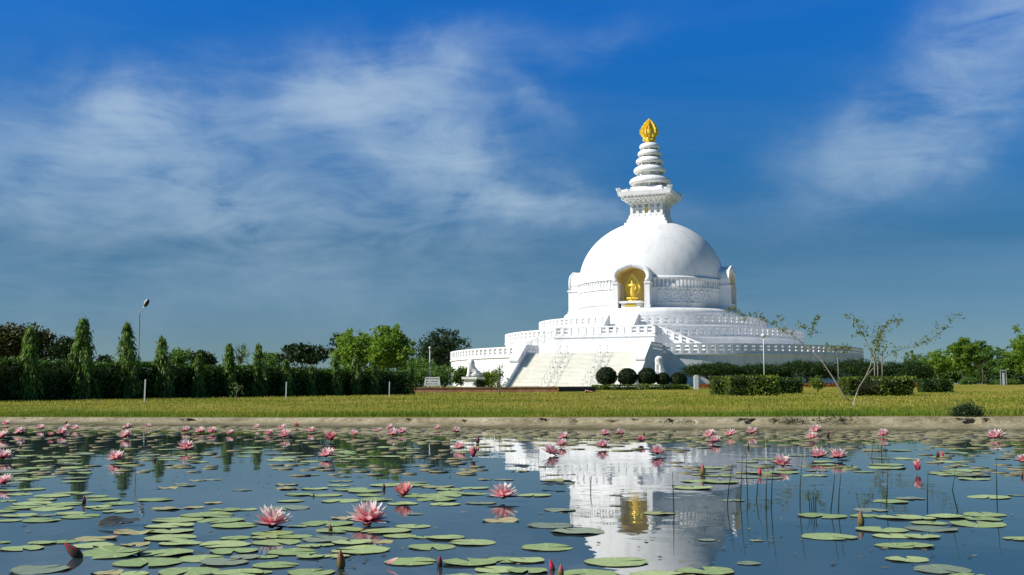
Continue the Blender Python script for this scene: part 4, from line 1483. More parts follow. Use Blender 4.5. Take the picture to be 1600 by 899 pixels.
block_hedge('clipped_hedge', 924, 1076, 601.5, 612, 118, 1.0, 'boxhedge', 'long low clipped hedge below the round bushes', .15, 110)
block_hedge('clipped_hedge', 1112, 1139, 589.5, 611, 86, 1.6, 'boxhedge', 'small clipped hedge block next to the white marker post')
block_hedge('clipped_hedge', 1137, 1214, 588, 617, 79, 1.9, 'boxhedge', 'large square clipped hedge below the white globe lamp')
block_hedge('clipped_hedge', 1212, 1250, 591.5, 609, 96, 1.6, 'hedge', 'dark clipped hedge block tucked behind the large square hedge', topw=1.2)
block_hedge('clipped_hedge', 1321, 1423, 589.5, 619, 76, 1.9, 'boxhedge', 'wide clipped hedge flaring at the top, with saplings rising behind', topw=1.25)
block_hedge('clipped_hedge', 1436, 1484, 593, 607, 104, 1.4, 'hedge', 'low dark clipped hedge at the near end of the wood', topw=1.1)
broad_tree('bush', 1273, 112, 589, 22, 'boxhedge', 'small bush on a short stem beneath the umbrella trees', 'bushes along the far lawn edge', density=.6, leaf=.16, squat=.75, cat='bush', clump=.3)

# flower beds: orange and yellow edging
Pq = []
for x0, x1, Y, n in ((1250, 1330, 124, 1500), (1082, 1112, 121, 450), (1416, 1440, 122, 500)):
    for _ in range(n):
        q = onground(random.uniform(x0, x1), Y + random.uniform(-.8, .8))
        Pq.append((q.x, q.y, q.z + random.uniform(.05, .42)))
Pq = np.array(Pq); n = len(Pq)
tag(link('flower_bed', quads_mesh('flower_bed', leaf_quads(Pq, rand_dirs(n), rand_dirs(n), np.full(n, .16), np.full(n, .14)), M['marigold'], rng.uniform(0, 1, n))), 'orange and yellow flower bed under the umbrella trees', 'flower bed', None, 'stuff')


# ------------------------------------------------------------------ saplings with thin trunks
def twig_tree(name, stems, leaf_spots, label, leaf=.07, n_leaf=10, spread=.16, mat='sapling', cat='sapling', group=None, bark='palebark', aspect=.4):
    """stems: list of (points in world, radii); leaf_spots: world points"""
    base = Vector(stems[0][0][0])
    r = empty(name, base, 0, label, cat, group)
    mb = MB(); mb.smooth = True
    for pts, rad in stems:
        mb.tube([Vector(p) - base for p in pts], rad, 6)
    A_ = np.array([list(Vector(p) - base) for p in leaf_spots])
    dr = rand_dirs(len(A_), .45) * (spread * rng.uniform(.8, 2.4, len(A_)))[:, None]
    tw = mb
    for a_, d_ in zip(A_, dr): tw.tube([Vector(a_), Vector(a_ + d_ * .6 + np.array([0, 0, .02])), Vector(a_ + d_)], [leaf * .045, leaf * .035, leaf * .012], 4)
    mb.build('trunk', M[bark], r)
    tt = rng.uniform(.15, 1.08, (len(A_), n_leaf, 1))
    P = (A_[:, None, :] + dr[:, None, :] * tt).reshape(-1, 3)
    P = P + rng.normal(0, spread * .22 + leaf * .2, P.shape)
    n = len(P)
    D = rand_dirs(n, -.3)
    ln = leaf * rng.uniform(.6, 1.5, n)
    link('crown', quads_mesh('crown', leaf_quads(P, D, rand_dirs(n, .5), ln, ln * aspect), M[mat], rng.uniform(.1, 1, n)), r)
    return r


def along(pts, n, t0=.0, t1=1.0):
    pts = [Vector(p) for p in pts]; seg = [(pts[i + 1] - pts[i]).length for i in range(len(pts) - 1)]; T = sum(seg); out = []
    for k in range(n):
        d = T * (t0 + (t1 - t0) * (k + random.random() * .8) / n); i = 0
        while i < len(seg) - 1 and d > seg[i]: d -= seg[i]; i += 1
        out.append(pts[i].lerp(pts[i + 1], min(1, d / seg[i])))
    return out


def pth(spec, Y, dY=0.0):
    n = len(spec)
    return [Vector(atY(x, y, Y + dY * i / max(1, n - 1))) for i, (x, y) in enumerate(spec)]


# A: thin trunk leaning left with a long arching bough
bA = onground(1325, 52.0)
tA = [bA] + pth([(1319, 620), (1300, 588), (1282, 561), (1262, 543), (1238, 524), (1205, 505), (1172, 494), (1130, 484)], 52.1, 1.5)
sA = [(tA, [.034, .032, .029, .026, .024, .02, .016, .011, .005])]
tw = pth([(1262, 543), (1268, 520), (1276, 498), (1282, 494)], 52.6, .6); sA.append((tw, [.018, .012, .008, .004]))
tw2 = pth([(1238, 524), (1226, 505), (1216, 491)], 52.6, .8); sA.append((tw2, [.014, .008, .003]))
tw3 = pth([(1268, 520), (1258, 512), (1245, 508)], 52.8, .4); sA.append((tw3, [.01, .006, .003]))
spots = along(tA, 26, .55, 1.0) + along(tw, 14, .3, 1) + along(tw2, 4, .6, 1) + along(tw3, 6, .3, 1)
twig_tree('leaning_tree', sA, spots, 'thin pale trunk leaning towards the temple with a long arching leafy bough', .12, 9, .15)

# B: trunk leaning right, forked
bB = onground(1331, 40.0)
tB = [bB] + pth([(1333, 632), (1342, 606), (1352, 590), (1360, 572), (1364, 558)], 40.1, .5)
sB = [(tB, [.028, .026, .023, .02, .018, .016])]
b1 = pth([(1364, 558), (1357, 540), (1345, 518), (1334, 504), (1328, 498)], 40.6, .5)
b2 = pth([(1352, 590), (1366, 574), (1385, 557), (1405, 547), (1440, 539), (1462, 527), (1480, 512), (1497, 491)], 40.4, 1.2)
b3 = pth([(1364, 558), (1370, 535), (1382, 513), (1396, 503), (1404, 500)], 40.6, .8)
b4 = pth([(1360, 572), (1368, 545), (1374, 520)], 40.6, .4)
sB += [(b1, [.02, .015, .012, .008, .004]), (b2, [.016, .014, .012, .01, .008, .006, .004, .003]), (b3, [.018, .013, .01, .006, .003]), (b4, [.014, .01, .004])]
spots = along(b1, 20, .4, 1.05) + along(b2, 30, .3, 1.0) + along(b3, 22, .25, 1.0) + along(b4, 14, .25, 1.1)
twig_tree('leaning_tree', sB, spots, 'forked thin trunk leaning right towards the wood with airy leafy twigs', .10, 8, .17)

# slim saplings rising behind the wide hedge, and one under the umbrella trees
for px, Y, yt, lab in ((1362, 79.5, 533, 'slim pale sapling stem behind the wide hedge, closest to the forked trunk'), (1367, 79.8, 528, 'slim sapling stem, middle of three behind the wide hedge'), (1374, 79.5, 522, 'slim sapling stem, tallest of three behind the wide hedge')):
    b = onground(px, Y); z1 = zat(px, yt, Y)
    st = [(b, Vector((b.x + .03, b.y, (b.z + z1) / 2)), Vector((b.x + .1, b.y, z1)))]
    twig_tree('sapling', [(st[0], [.05, .045, .012])], along(st[0], 14, .6, 1.03), lab, .15, 7, .25, group='saplings behind the wide hedge')
b = onground(1306, 118); z1 = zat(1306, 541, 118)
st = [b, Vector((b.x, b.y, b.z + 2.2)), Vector((b.x - .1, b.y, z1 - .2))]
sp_ = [Vector((b.x + random.uniform(-1.3, 1.3), b.y + random.uniform(-.6, .6), z1 - random.uniform(0, .5))) for _ in range(26)]
twig_tree('sapling', [(st, [.06, .05, .03])] + [([st[2], q], [.02, .006]) for q in sp_], sp_, 'slim tree with small flat crown above the umbrella trees', .24, 8, .22)
b = onground(903 + 560, 150)
# grey-green small tree in front of the stair foot
b = onground(780, 88); z1 = zat(780, 574, 88)
st = [b, Vector((b.x, b.y, b.z + .5)), Vector((b.x - .1, b.y, z1 - .3))]
sp_ = [Vector((b.x + random.gauss(0, .36) * (1.1 - f), b.y + random.gauss(0, .3), b.z + .5 + (z1 - b.z - .55) * f)) for f in np.linspace(0, 1, 34)]
twig_tree('sapling', [(st, [.05, .045, .015])] + [([st[1], q], [.02, .005]) for q in sp_], sp_, 'small grey green tree on the lawn before the stair foot', .16, 12, .2, mat='midtree')
b = onground(372, 60); z1 = zat(372, 600, 60)
st = [b, Vector((b.x, b.y, b.z + .3)), Vector((b.x + .1, b.y, z1 - .1))]
sp_ = [Vector((b.x + random.gauss(0, .16), b.y + random.gauss(0, .1), b.z + .3 + (z1 - b.z - .3) * f)) for f in np.linspace(0, 1, 18)]
twig_tree('sapling', [(st, [.02, .016, .005]), ([st[1], sp_[8]], [.012, .004]), ([st[1], sp_[14]], [.012, .004])], sp_, 'twiggy seedling on the lawn in front of the slim upright mast tree', .1, 5, .1, mat='midtree')
b = onground(299, 50); z1 = zat(299, 622, 50)
st = [b, Vector((b.x + .04, b.y, (b.z + z1) / 2)), Vector((b.x, b.y, z1))]
twig_tree('sapling', [(st, [.008, .006, .003]), ([b, Vector((b.x - .1, b.y, z1 - .15))], [.006, .002]), ([b, Vector((b.x + .15, b.y, z1 - .05))], [.006, .002])], along(st, 8, .2, 1), 'thin dry weed stalks on the lawn in front of the hedge', .06, 3, .06, mat='grass', cat='weed')

# spiky bush on the bank
b = Vector((9.72, 25.95, .2))
b = Vector(atY(1512, 656, 26.0)); b.z = .2
n = 900
a = rng.uniform(0, 6.283, n); e = rng.uniform(.05, 1.45, n)
D = np.stack([np.cos(a) * np.cos(e), np.sin(a) * np.cos(e), np.sin(e)], 1)
lngt = rng.uniform(.18, .42, n)
P = D * (lngt * .5)[:, None] + rng.normal(0, .05, (n, 3)) * np.array([1.6, 1.2, .5])
Q = leaf_quads(P, D + rng.normal(0, .12, (n, 3)), rand_dirs(n), lngt, np.full(n, .022))
P2 = rng.normal(0, 1, (1500, 3)) * np.array([.15, .14, .085]) + np.array([0, 0, .16])
Q2 = leaf_quads(P2, rand_dirs(1500), rand_dirs(1500), rng.uniform(.05, .1, 1500), rng.uniform(.015, .03, 1500))
o = link('spiky_bush', quads_mesh('spiky_bush', np.concatenate([Q, Q2]), M['spiky'], rng.uniform(0, 1, n + 1500)), None, b)
tag(o, 'dark spiky bush growing on the edge of the mud bank', 'bush')
# small tufts hanging over the bank
for px, yy, s_, lab in ((1053, 664, .1, 'dark dead twig clump sticking out of the mud bank'), (1300, 657, .16, 'patch of dark weeds creeping over the mud bank'), (1240, 660, .1, 'small weed patch on the mud bank left of the creeping weeds')):
    Y = float(waterY((px - 800) / FOC * 26)) + .95
    b = Vector(atY(px, yy, Y)); n = 260
    P = rng.normal(0, 1, (n, 3)) * np.array([s_ * 2.2, s_, s_ * .5])
    o = link('weeds', quads_mesh('weeds', leaf_quads(P, rand_dirs(n, .3), rand_dirs(n), rng.uniform(.06, .16, n), np.full(n, .016)), M['spiky'], rng.uniform(0, .6, n)), None, b)
    tag(o, lab, 'weeds', None, 'stuff')

# ------------------------------------------------------------------ grass
def blades(n, smin, smax, h0, h1, wd, green):
    s_ = smin + (smax - smin) * rng.uniform(0, 1, n) ** 1.5
    u = rng.uniform(-.5, .5, n)
    Y0_ = 27.0 + s_
    x = u * (Y0_ + 6) * 1.02
    y = np.array(waterY(x)) + 1.72 + s_
    z = gz(x, y)
    hh = rng.uniform(h0, h1, n) * (.7 + .6 * (.5 + .5 * np.sin(x * 1.1 + np.sin(y * .8) * 2)))
    a = rng.uniform(0, 6.283, n); le = rng.uniform(.05, .55, n)
    D = np.stack([np.cos(a) * le, np.sin(a) * le, np.ones(n)], 1)
    P = np.stack([x, y, z + hh * .42], 1)
    Q = leaf_quads(P, D, rand_dirs(n) * np.array([1, 1, .1]), hh, np.full(n, wd) * (1 + s_ / 30))
    ti = np.clip(rng.normal(green, .2, n) + .25 * np.sin(x * .5 + 1.7 * np.sin(y * .31)) + np.minimum(s_, 12) * .02, 0, 1)
    return Q, ti


q1, t1 = blades(30000, 0, 3.2, .07, .18, .014, .08)
q2, t2 = blades(60000, .5, 36, .05, .13, .015, .38)
q3, t3 = blades(45000, 26, 88, .06, .13, .02, .4)
tag(link('grass', quads_mesh('grass', np.concatenate([q1, q2, q3]), M['grass'], np.concatenate([t1, t2, t3]))), 'short green and straw coloured grass covering the lawn', 'grass', None, 'stuff')

# ------------------------------------------------------------------ walls, posts, lamps, signs
a0, a1 = onground(622, 115.2), onground(871, 115.2)
bw = empty('brick_wall', Vector(((a0.x + a1.x) / 2, 115.2, .85)), 0, 'low red brick retaining wall below the notice board and the lion', 'wall')
hw = (a1.x - a0.x) / 2
mb = MB(); mb.box(-hw, hw, 0, .5, -.15, .58); mb.build('wall_body', M['brick'], bw)
mb = MB(); mb.box(-hw - .05, hw + .05, -.06, .55, .58, .66); mb.build('coping', M['brick'], bw)
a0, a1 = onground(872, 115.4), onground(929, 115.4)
dw = empty('dark_opening_block', Vector(((a0.x + a1.x) / 2, 115.4, .9)), 0, 'solid dark block standing in for a black opening at the front stair foot', 'dark opening')
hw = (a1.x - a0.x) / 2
mb = MB(); mb.box(-hw, hw, 0, .5, -.2, .52); mb.build('face', M['dark'], dw)  # solid block stands in for a black opening, its shade given as dark colour
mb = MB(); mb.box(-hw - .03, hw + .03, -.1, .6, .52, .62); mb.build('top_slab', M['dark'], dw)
b = onground(918, 112.5)
mb = MB(); mb.smooth = True
for _ in range(14): mb.ball((random.uniform(-.35, .35), random.uniform(-.2, .2), random.uniform(.02, .2)), random.uniform(.06, .13), 7, 5)
tag(mb.build('rubble_heap', M['brick'], None, loc=b), 'small heap of broken bricks before the dark opening block', 'rubble')

for px, Y, hp, lab in ((230, 58, 36, 'thin white post on the lawn below the street lamp'), (449, 67, 28, 'thin white post in the middle of the lawn before the hedge'), (609, 80, 24, 'thin white post near the end of the hedge')):
    b = onground(px, Y); h = hp / FOC * Y
    mb = MB(); mb.box(-.03, .03, -.03, .03, -.1, h - .06); mb.frustum(.03, .01, h - .06, h)
    tag(mb.build('lawn_post', M['whitepaint'], None, loc=b, rot=(0, .02, 0)), lab, 'post', 'white posts on the lawn')
b = onground(1085, 119)
mb = MB(); mb.box(-.22, .22, -.2, .2, -.05, 1.25)
mb.prism([(-.22, 1.25), (.22, 1.25), (.22, 1.42), (-.1, 1.42)], 'y', -.2, .2)
tag(mb.build('marker_post', M['whitepaint'], None, loc=b), 'stout white painted marker post with slanted top', 'post')

# notice board: unreadable rows of dark lettering
b = onground(676, 121); b.z = 1.42
nb = empty('notice_board', b, R(-4), 'white notice board with dark lettering on legs above the brick wall', 'notice board')
mb = MB(); mb.box(-.76, .76, -.03, .03, .28, 1.18); mb.build('panel', M['whitepaint'], nb)
for sx in (-1, 1):
    mb = MB(); mb.bar((sx * .86, -.05, -.3), (sx * .66, .0, -.3), .05, .02)
    mb = MB(); mb.smooth = False
    mb.tube([(sx * .9, -.02, -.1), (sx * .72, 0, 1.1)], .035, 6); mb.build('leg', M['whitepaint'], nb)
    mb = MB(); mb.tube([(sx * .5, .45, -.1), (sx * .6, .05, 1.05)], .03, 6); mb.build('brace', M['whitepaint'], nb)
mb = MB()
for row, z in enumerate((1.0, .72, .46)):
    x = -.66
    mb.box(x, x + .07, -.036, -.03, z - .06, z + .1); x += .1
    while x < (.6, .62, .5)[row]:
        w = random.uniform(.03, .075)
        mb.box(x, x + w, -.036, -.03, z - .03, z + random.choice((.03, .05)))
        x += w + (.018 if random.random() < .8 else .07)
mb.build('lettering', M['dark'], nb)


def street_lamp(px, Y, ytop, label, kind):
    b = onground(px, Y); h = zat(px, ytop, Y) - b.z
    r = empty('street_lamp', b, 0, label, 'street lamp')
    mb = MB(); mb.smooth = True
    if kind == 'arm':
        s_ = Y / FOC
        mb.tube([(0, 0, -.2), (0, 0, h * .5), (0, 0, h - 15 * s_), (1.5 * s_, -.1, h - 9 * s_), (6 * s_, -.2, h - 4 * s_), (10 * s_, -.25, h)], [.075, .06, .05, .045, .04, .04], 8)
        mb.build('pole', M['steel'], r)
        mb = MB(); mb.smooth = True
        mb.ball((0, 0, 0), 1, 14, 8, (.17, .22, .40))
        o = mb.build('lamp_head', M['dark'], r, loc=(12.5 * s_, -.3, h + 3.5 * s_), rot=(R(25), R(35), 0))
        mb = MB(); mb.smooth = True; mb.ball((-.08, .0, .03), 1, 12, 8, (.12, .19, .36)); mb.build('lamp_cover', M['whitepaint'], o)
    else:
        mb.tube([(0, 0, -.1), (0, 0, h - .25)], [.06, .045], 8)
        mb.build('pole', M['whitepaint'], r)
        mb = MB(); mb.smooth = True
        if kind == 'globe':
            mb.lathe([(0, h - .34), (.12, h - .32), (.24, h - .12), (.27, h), (.1, h + .1), (0, h + .11)], 14)
        else:
            mb.ball((0, 0, h - .05), .14, 12, 8); mb.box(-.05, .05, -.05, .05, h - .3, h - .16)
        mb.build('lamp_globe', M['glass'], r)
    return r


street_lamp(219, 97, 478, 'tall grey street lamp with curved arm and dark head rising behind the hedge', 'arm')
street_lamp(672, 123, 543, 'slim white lamp post with small round bulb above the notice board', 'bulb')
street_lamp(1191, 126, 523.5, 'white lamp post with conical globe before the right terraces', 'globe')

# small white frame stand at the wood
b = onground(1562, 152)
st_ = empty('stand', b, 0, 'small white framed stand at the edge of the wood', 'stand')
mb = MB(); h = zat(1562, 578.5, 152) - b.z
mb.box(-.4, -.34, -.05, .05, 0, h); mb.box(.34, .4, -.05, .05, 0, h); mb.box(-.42, .42, -.06, .06, h - .12, h + .03); mb.build('frame', M['steel'], st_)
mb = MB(); mb.box(-.12, .12, -.05, .05, 0, h - .4); mb.build('panel', M['whitepaint'], st_)
# ------------------------------------------------------------------ water lilies: pads
def pad_mesh(seed, wavy=.02, rim=.02, notch=.16, ragged=.0, fold=0.0):
    g = np.random.default_rng(seed)
    n = 40
    rs = [0.0, .25, .5, .75, .92, 1.0]
    ang = np.linspace(notch, 2 * math.pi - notch, n)
    ph = g.uniform(0, 6.28, 4)
    mb = MB(); mb.smooth = True
    top, bot = [], []
    for i, a in enumerate(ang):
        edge = 1 + .025 * math.sin(3 * a + ph[0]) + .018 * math.sin(7 * a + ph[1]) + ragged * (.6 * math.sin(11 * a + ph[2]) + .5 * math.sin(5 * a + ph[3]) * math.sin(17 * a))
        if i in (0, n - 1): edge *= .96
        for j, r in enumerate(rs):
            rr = r * edge
            z = wavy * r * r * (math.sin(2 * a + ph[2]) + .6 * math.sin(5 * a + ph[3])) + rim * max(0, r - .72) / .28 * (.5 + .5 * math.sin(4 * a + ph[1]))
            z += .012 * r * abs(math.sin(a * 4.5)) * (1 - r)
            if fold and math.sin(a + ph[0]) > .62 and r > .5: z += fold * (r - .5) * (math.sin(a + ph[0]) - .62) * 5
            top.append((rr * math.cos(a), rr * math.sin(a), z + .012)); bot.append((rr * math.cos(a) * .985, rr * math.sin(a) * .985, z - .005))
    k = len(rs)
    mb.m = 0
    mb.add(top, [(i * k + j, i * k + j + 1, (i + 1) * k + j + 1, (i + 1) * k + j) for i in range(n - 1) for j in range(k - 1)])
    mb.m = 1
    mb.add(bot, [(i * k + j, (i + 1) * k + j, (i + 1) * k + j + 1, i * k + j + 1) for i in range(n - 1) for j in range(k - 1)])
    side = []
    for i in range(n): side += [top[i * k + k - 1], bot[i * k + k - 1]]
    mb.smooth = False
    mb.add(side, [(2 * i, 2 * i + 2, 2 * i + 3, 2 * i + 1) for i in range(n - 1)])
    return mb


PADS = {}
for key, mat_, rag, wav, fold in (('g', 'pad_green', .012, .009, 0), ('d', 'pad_dull', .03, .012, 0), ('y', 'pad_dying', .05, .03, .05), ('k', 'pad_dark', .04, .04, .1), ('f', 'pad_green', .012, .015, .13)):
    PADS[key] = [pad_mesh(100 * ord(key) + q, wav * (1 + .5 * (q % 3)), .012 * (q % 3), random.uniform(.08, .22), rag, fold).mesh('lily_pad', [M[mat_], M['pad_edge']]) for q in range(5)]
placed = []
WORD = {'g': 'green', 'd': 'dull grey green', 'y': 'yellowing and browned', 'k': 'dark withered', 'f': 'green, raised on one side,'}


def put_pad(cx, cy, w, kind, label, group):
    p = atZ(cx, cy, .012)
    depth = float(np.dot(p - np.array([0, 0, CAM_H]), _F))
    r = w / FOC * depth / 2
    lift = .001 + .003 * sum(1 for q in placed if math.hypot(q[0] - p[0], q[1] - p[1]) < (q[2] + r) * .95)
    lift = min(lift, .017)
    placed.append((p[0], p[1], r))
    o = link('lily_pad', random.choice(PADS[kind]), None, (p[0], p[1], lift + .002),
             (random.gauss(.006, .01), random.gauss(0, .01), random.uniform(0, 6.28)), (r * random.uniform(1.02, 1.1), r * random.uniform(1.0, 1.12), r))
    if kind == 'k': o.rotation_euler = (.09, .05, random.uniform(0, 6.28)); o.location.z = .03
    if kind == 'f': o.rotation_euler.z = random.uniform(-.5, .5)
    return tag(o, label, 'lily pad', group)


P_ = {}
P_['loose'] = ('around the dark leaning bud', [(62, 887, 85, 'd'), (35, 854, 62, 'g'), (66, 846, 42, 'g'), (102, 844, 40, 'g'), (4, 845, 24, 'g')])
P_['budraft'] = ('right of the dark leaning bud', [(178, 862, 104, 'f'), (145, 850, 60, 'g'), (232, 876, 98, 'g'), (150, 839, 60, 'y'), (210, 829, 62, 'y'), (212, 848, 42, 'y'), (183, 813, 46, 'd'), (186, 820, 62, 'k'), (168, 892, 46, 'y'), (210, 893, 44, 'g')])
P_['bigA'] = ('in the raft behind the big left bloom', [(264, 819, 72, 'g'), (278, 810, 72, 'g'), (345, 811, 66, 'g'), (325, 803, 78, 'g'), (367, 819, 70, 'g'), (352, 795, 45, 'g'), (385, 794, 34, 'g'), (262, 793, 44, 'y'), (302, 791, 32, 'y'), (332, 784, 28, 'y'), (243, 779, 52, 'g'), (454, 781, 40, 'g'), (445, 792, 74, 'd')])
P_['bigB'] = ('in the raft below the big left bloom', [(262, 862, 80, 'g'), (315, 870, 70, 'g'), (295, 890, 90, 'g'), (372, 893, 76, 'g'), (352, 848, 76, 'g'), (282, 846, 64, 'g'), (265, 838, 76, 'g'), (265, 828, 66, 'g'), (368, 838, 46, 'g'), (365, 858, 70, 'g'), (383, 868, 42, 'd'), (350, 876, 72, 'd'), (425, 831, 60, 'g'), (432, 845, 72, 'g'), (415, 837, 40, 'g'), (460, 836, 52, 'g'), (430, 880, 66, 'g'), (415, 867, 38, 'g'), (408, 891, 32, 'g')])
P_['bigC'] = ('below the white tipped big bloom', [(458, 860, 72, 'g'), (485, 867, 42, 'g'), (510, 840, 68, 'd'), (550, 845, 58, 'g'), (482, 851, 36, 'g'), (508, 849, 28, 'g'), (562, 857, 84, 'g'), (486, 891, 72, 'g'), (525, 866, 42, 'g'), (512, 816, 74, 'g'), (530, 826, 70, 'g'), (602, 827, 74, 'g'), (646, 820, 52, 'g'), (535, 807, 34, 'y'), (465, 820, 28, 'g'), (625, 835, 48, 'g'), (660, 837, 28, 'g'), (698, 838, 56, 'g'), (595, 844, 38, 'y')])
P_['smallbud'] = ('near the dark lower edge bud', [(675, 852, 71, 'g'), (739, 845, 70, 'g'), (641, 875, 76, 'g'), (734, 876, 80, 'g'), (790, 872, 60, 'g'), (712, 898, 58, 'g'), (775, 887, 64, 'g'), (760, 896, 42, 'g')])
P_['cupA'] = ('in front of the cup shaped bloom', [(532, 781, 56, 'g'), (588, 779, 48, 'g'), (629, 785, 46, 'g'), (695, 786, 46, 'g'), (682, 779, 56, 'g'), (685, 773, 70, 'g'), (650, 773, 50, 'g'), (467, 771, 42, 'g'), (510, 772, 48, 'g'), (578, 772, 38, 'g'), (648, 801, 24, 'd'), (782, 811, 55, 'y'), (752, 784, 46, 'd'), (740, 770, 44, 'g')])
P_['cupB'] = ('behind the cup shaped bloom', [(492, 762, 40, 'g'), (530, 757, 36, 'g'), (548, 763, 54, 'g'), (570, 766, 50, 'g'), (600, 757, 42, 'g'), (625, 755, 45, 'g'), (650, 757, 40, 'g'), (685, 759, 48, 'y'), (702, 763, 42, 'g'), (742, 761, 45, 'g'), (705, 768, 40, 'g'), (450, 762, 34, 'y'), (788, 748, 30, 'd')])
P_['leftA'] = ('in the left edge raft, rear half', [(50, 785, 56, 'g'), (12, 781, 28, 'g'), (102, 786, 54, 'g'), (150, 774, 36, 'g'), (125, 769, 36, 'g'), (82, 773, 52, 'g'), (105, 769, 38, 'g'), (162, 779, 48, 'g'), (185, 785, 48, 'g'), (50, 763, 40, 'g'), (15, 765, 34, 'g'), (30, 771, 38, 'g'), (66, 779, 40, 'g')])
P_['leftB'] = ('in the left edge raft, front half', [(38, 791, 58, 'g'), (82, 793, 60, 'g'), (110, 800, 46, 'g'), (125, 805, 56, 'g'), (65, 811, 55, 'g'), (15, 811, 38, 'g'), (30, 803, 50, 'g'), (70, 803, 32, 'd'), (152, 790, 42, 'g'), (185, 797, 46, 'g'), (160, 793, 32, 'g'), (5, 797, 40, 'g')])
P_['mirror'] = ('on the white dome reflection', [(822, 873, 54, 'g'), (825, 889, 58, 'g'), (920, 893, 84, 'g'), (963, 875, 96, 'g'), (1102, 889, 84, 'g'), (1035, 898, 102, 'g'), (856, 853, 74, 'g'), (862, 819, 70, 'd'), (903, 828, 80, 'd'), (875, 795, 46, 'd'), (1170, 877, 34, 'd'), (1104, 841, 26, 'd'), (1182, 842, 22, 'd'), (835, 772, 52, 'g'), (1030, 800, 46, 'y'), (1145, 780, 32, 'd'), (962, 772, 20, 'd'), (962, 788, 20, 'd')])
P_['rightA'] = ('in the row by the tall olive bud', [(1286, 804, 70, 'g'), (1378, 825, 74, 'g'), (1350, 804, 42, 'g'), (1360, 795, 50, 'd'), (1408, 806, 72, 'g'), (1440, 808, 42, 'g'), (1482, 805, 66, 'g'), (1538, 802, 62, 'g'), (1528, 817, 82, 'g'), (1537, 809, 50, 'g'), (1456, 824, 74, 'd'), (1452, 815, 52, 'g'), (1592, 839, 46, 'g')])
P_['rightB'] = ('in front of the tall olive bud', [(1295, 836, 82, 'g'), (1395, 835, 58, 'g'), (1440, 836, 52, 'g'), (1400, 850, 60, 'g'), (1430, 850, 52, 'g'), (1418, 871, 62, 'g'), (1471, 887, 84, 'd'), (1515, 898, 62, 'g')])
P_['rightC'] = ('far behind the tall olive bud', [(1545, 775, 58, 'g'), (1392, 782, 50, 'g'), (1422, 777, 42, 'd'), (1522, 747, 46, 'g'), (1375, 715, 30, 'g'), (1418, 716, 40, 'g'), (1385, 730, 52, 'g'), (1385, 725, 48, 'g'), (1350, 736, 30, 'g'), (1500, 741, 62, 'g'), (1495, 735, 46, 'g'), (1405, 703, 36, 'g'), (1588, 772, 26, 'd')])
n_ind = 0
for key, (desc, rows) in P_.items():
    rows = sorted(rows, key=lambda t: t[1])
    order = sorted(range(len(rows)), key=lambda i: rows[i][0])
    rank = {i: k for k, i in enumerate(order)}
    for i, (x, y, w, k) in enumerate(rows):
        size = 'large ' if w >= 76 else 'small ' if w <= 34 else ''
        lab = f"{size}{WORD[k]} lily pad, {ORD[rank[i]]} from the left {desc}"
        if len(lab.split()) > 16: lab = f"{size}lily pad, {ORD[rank[i]]} from the left {desc}"
        put_pad(x, y, w, k, lab, 'pads ' + desc); n_ind += 1

# thinner drifts farther out: pads alike, told apart only as drifts
DRIFT = [
    (0, 135, 703, 724, 12, 'gggd', 'thin lily pad in the drift around the yellow tipped edge bloom'),
    (195, 330, 709, 728, 10, 'ggd', 'thin lily pad in the drift around the large pink bloom below the mast trees'),
    (225, 410, 698, 713, 11, 'ggd', 'thin lily pad in the drift under the pale bloom on the dark reflection'),
    (0, 85, 729, 754, 8, 'gd', 'thin lily pad in the drift behind the cut off bloom at the left edge'),
    (95, 150, 726, 752, 5, 'gd', 'thin lily pad in the small drift left of the tree reflections'),
    (235, 390, 745, 766, 6, 'dyd', 'withered lily pad floating alone between the tree reflections'),
    (430, 590, 705, 722, 10, 'ggd', 'thin lily pad in the drift under the wide pink bloom in mid pond'),
    (525, 650, 698, 716, 9, 'gg', 'thin lily pad in the drift over the green tree reflection'),
    (400, 760, 726, 756, 11, 'dyd', 'small withered scrap of lily pad in the open water of mid pond'),
    (800, 900, 724, 762, 8, 'dky', 'small withered lily pad at the left edge of the white reflection'),
    (1040, 1205, 714, 762, 13, 'ggd', 'thin lily pad in the drift around the yellow green pointed bud'),
    (1200, 1320, 702, 748, 12, 'ggd', 'thin lily pad in the drift under the three right hand blooms'),
    (1440, 1600, 692, 745, 12, 'ggd', 'thin lily pad in the drift before the spiky bank bush'),
]
for x0, x1, y0, y1, n, kinds, lab in DRIFT:
    for i in range(n):
        y = y0 + (y1 - y0) * (i + random.random()) / n
        x = random.uniform(x0, x1)
        if any(abs(x - fx) < fw * .5 and abs(y - fy) < 3 for fx, fy, fw in []): continue
        wm = random.uniform(.20, .34)
        d = CAM_H * FOC / max(20, y - 616)
        w = wm * FOC / d
        if 'd' in kinds and 'g' not in kinds: w *= .62
        put_pad(x, y, w, kinds[i % len(kinds)], lab, lab.replace('lily pad', 'pads')); n_ind += 1
print('PADS', n_ind)

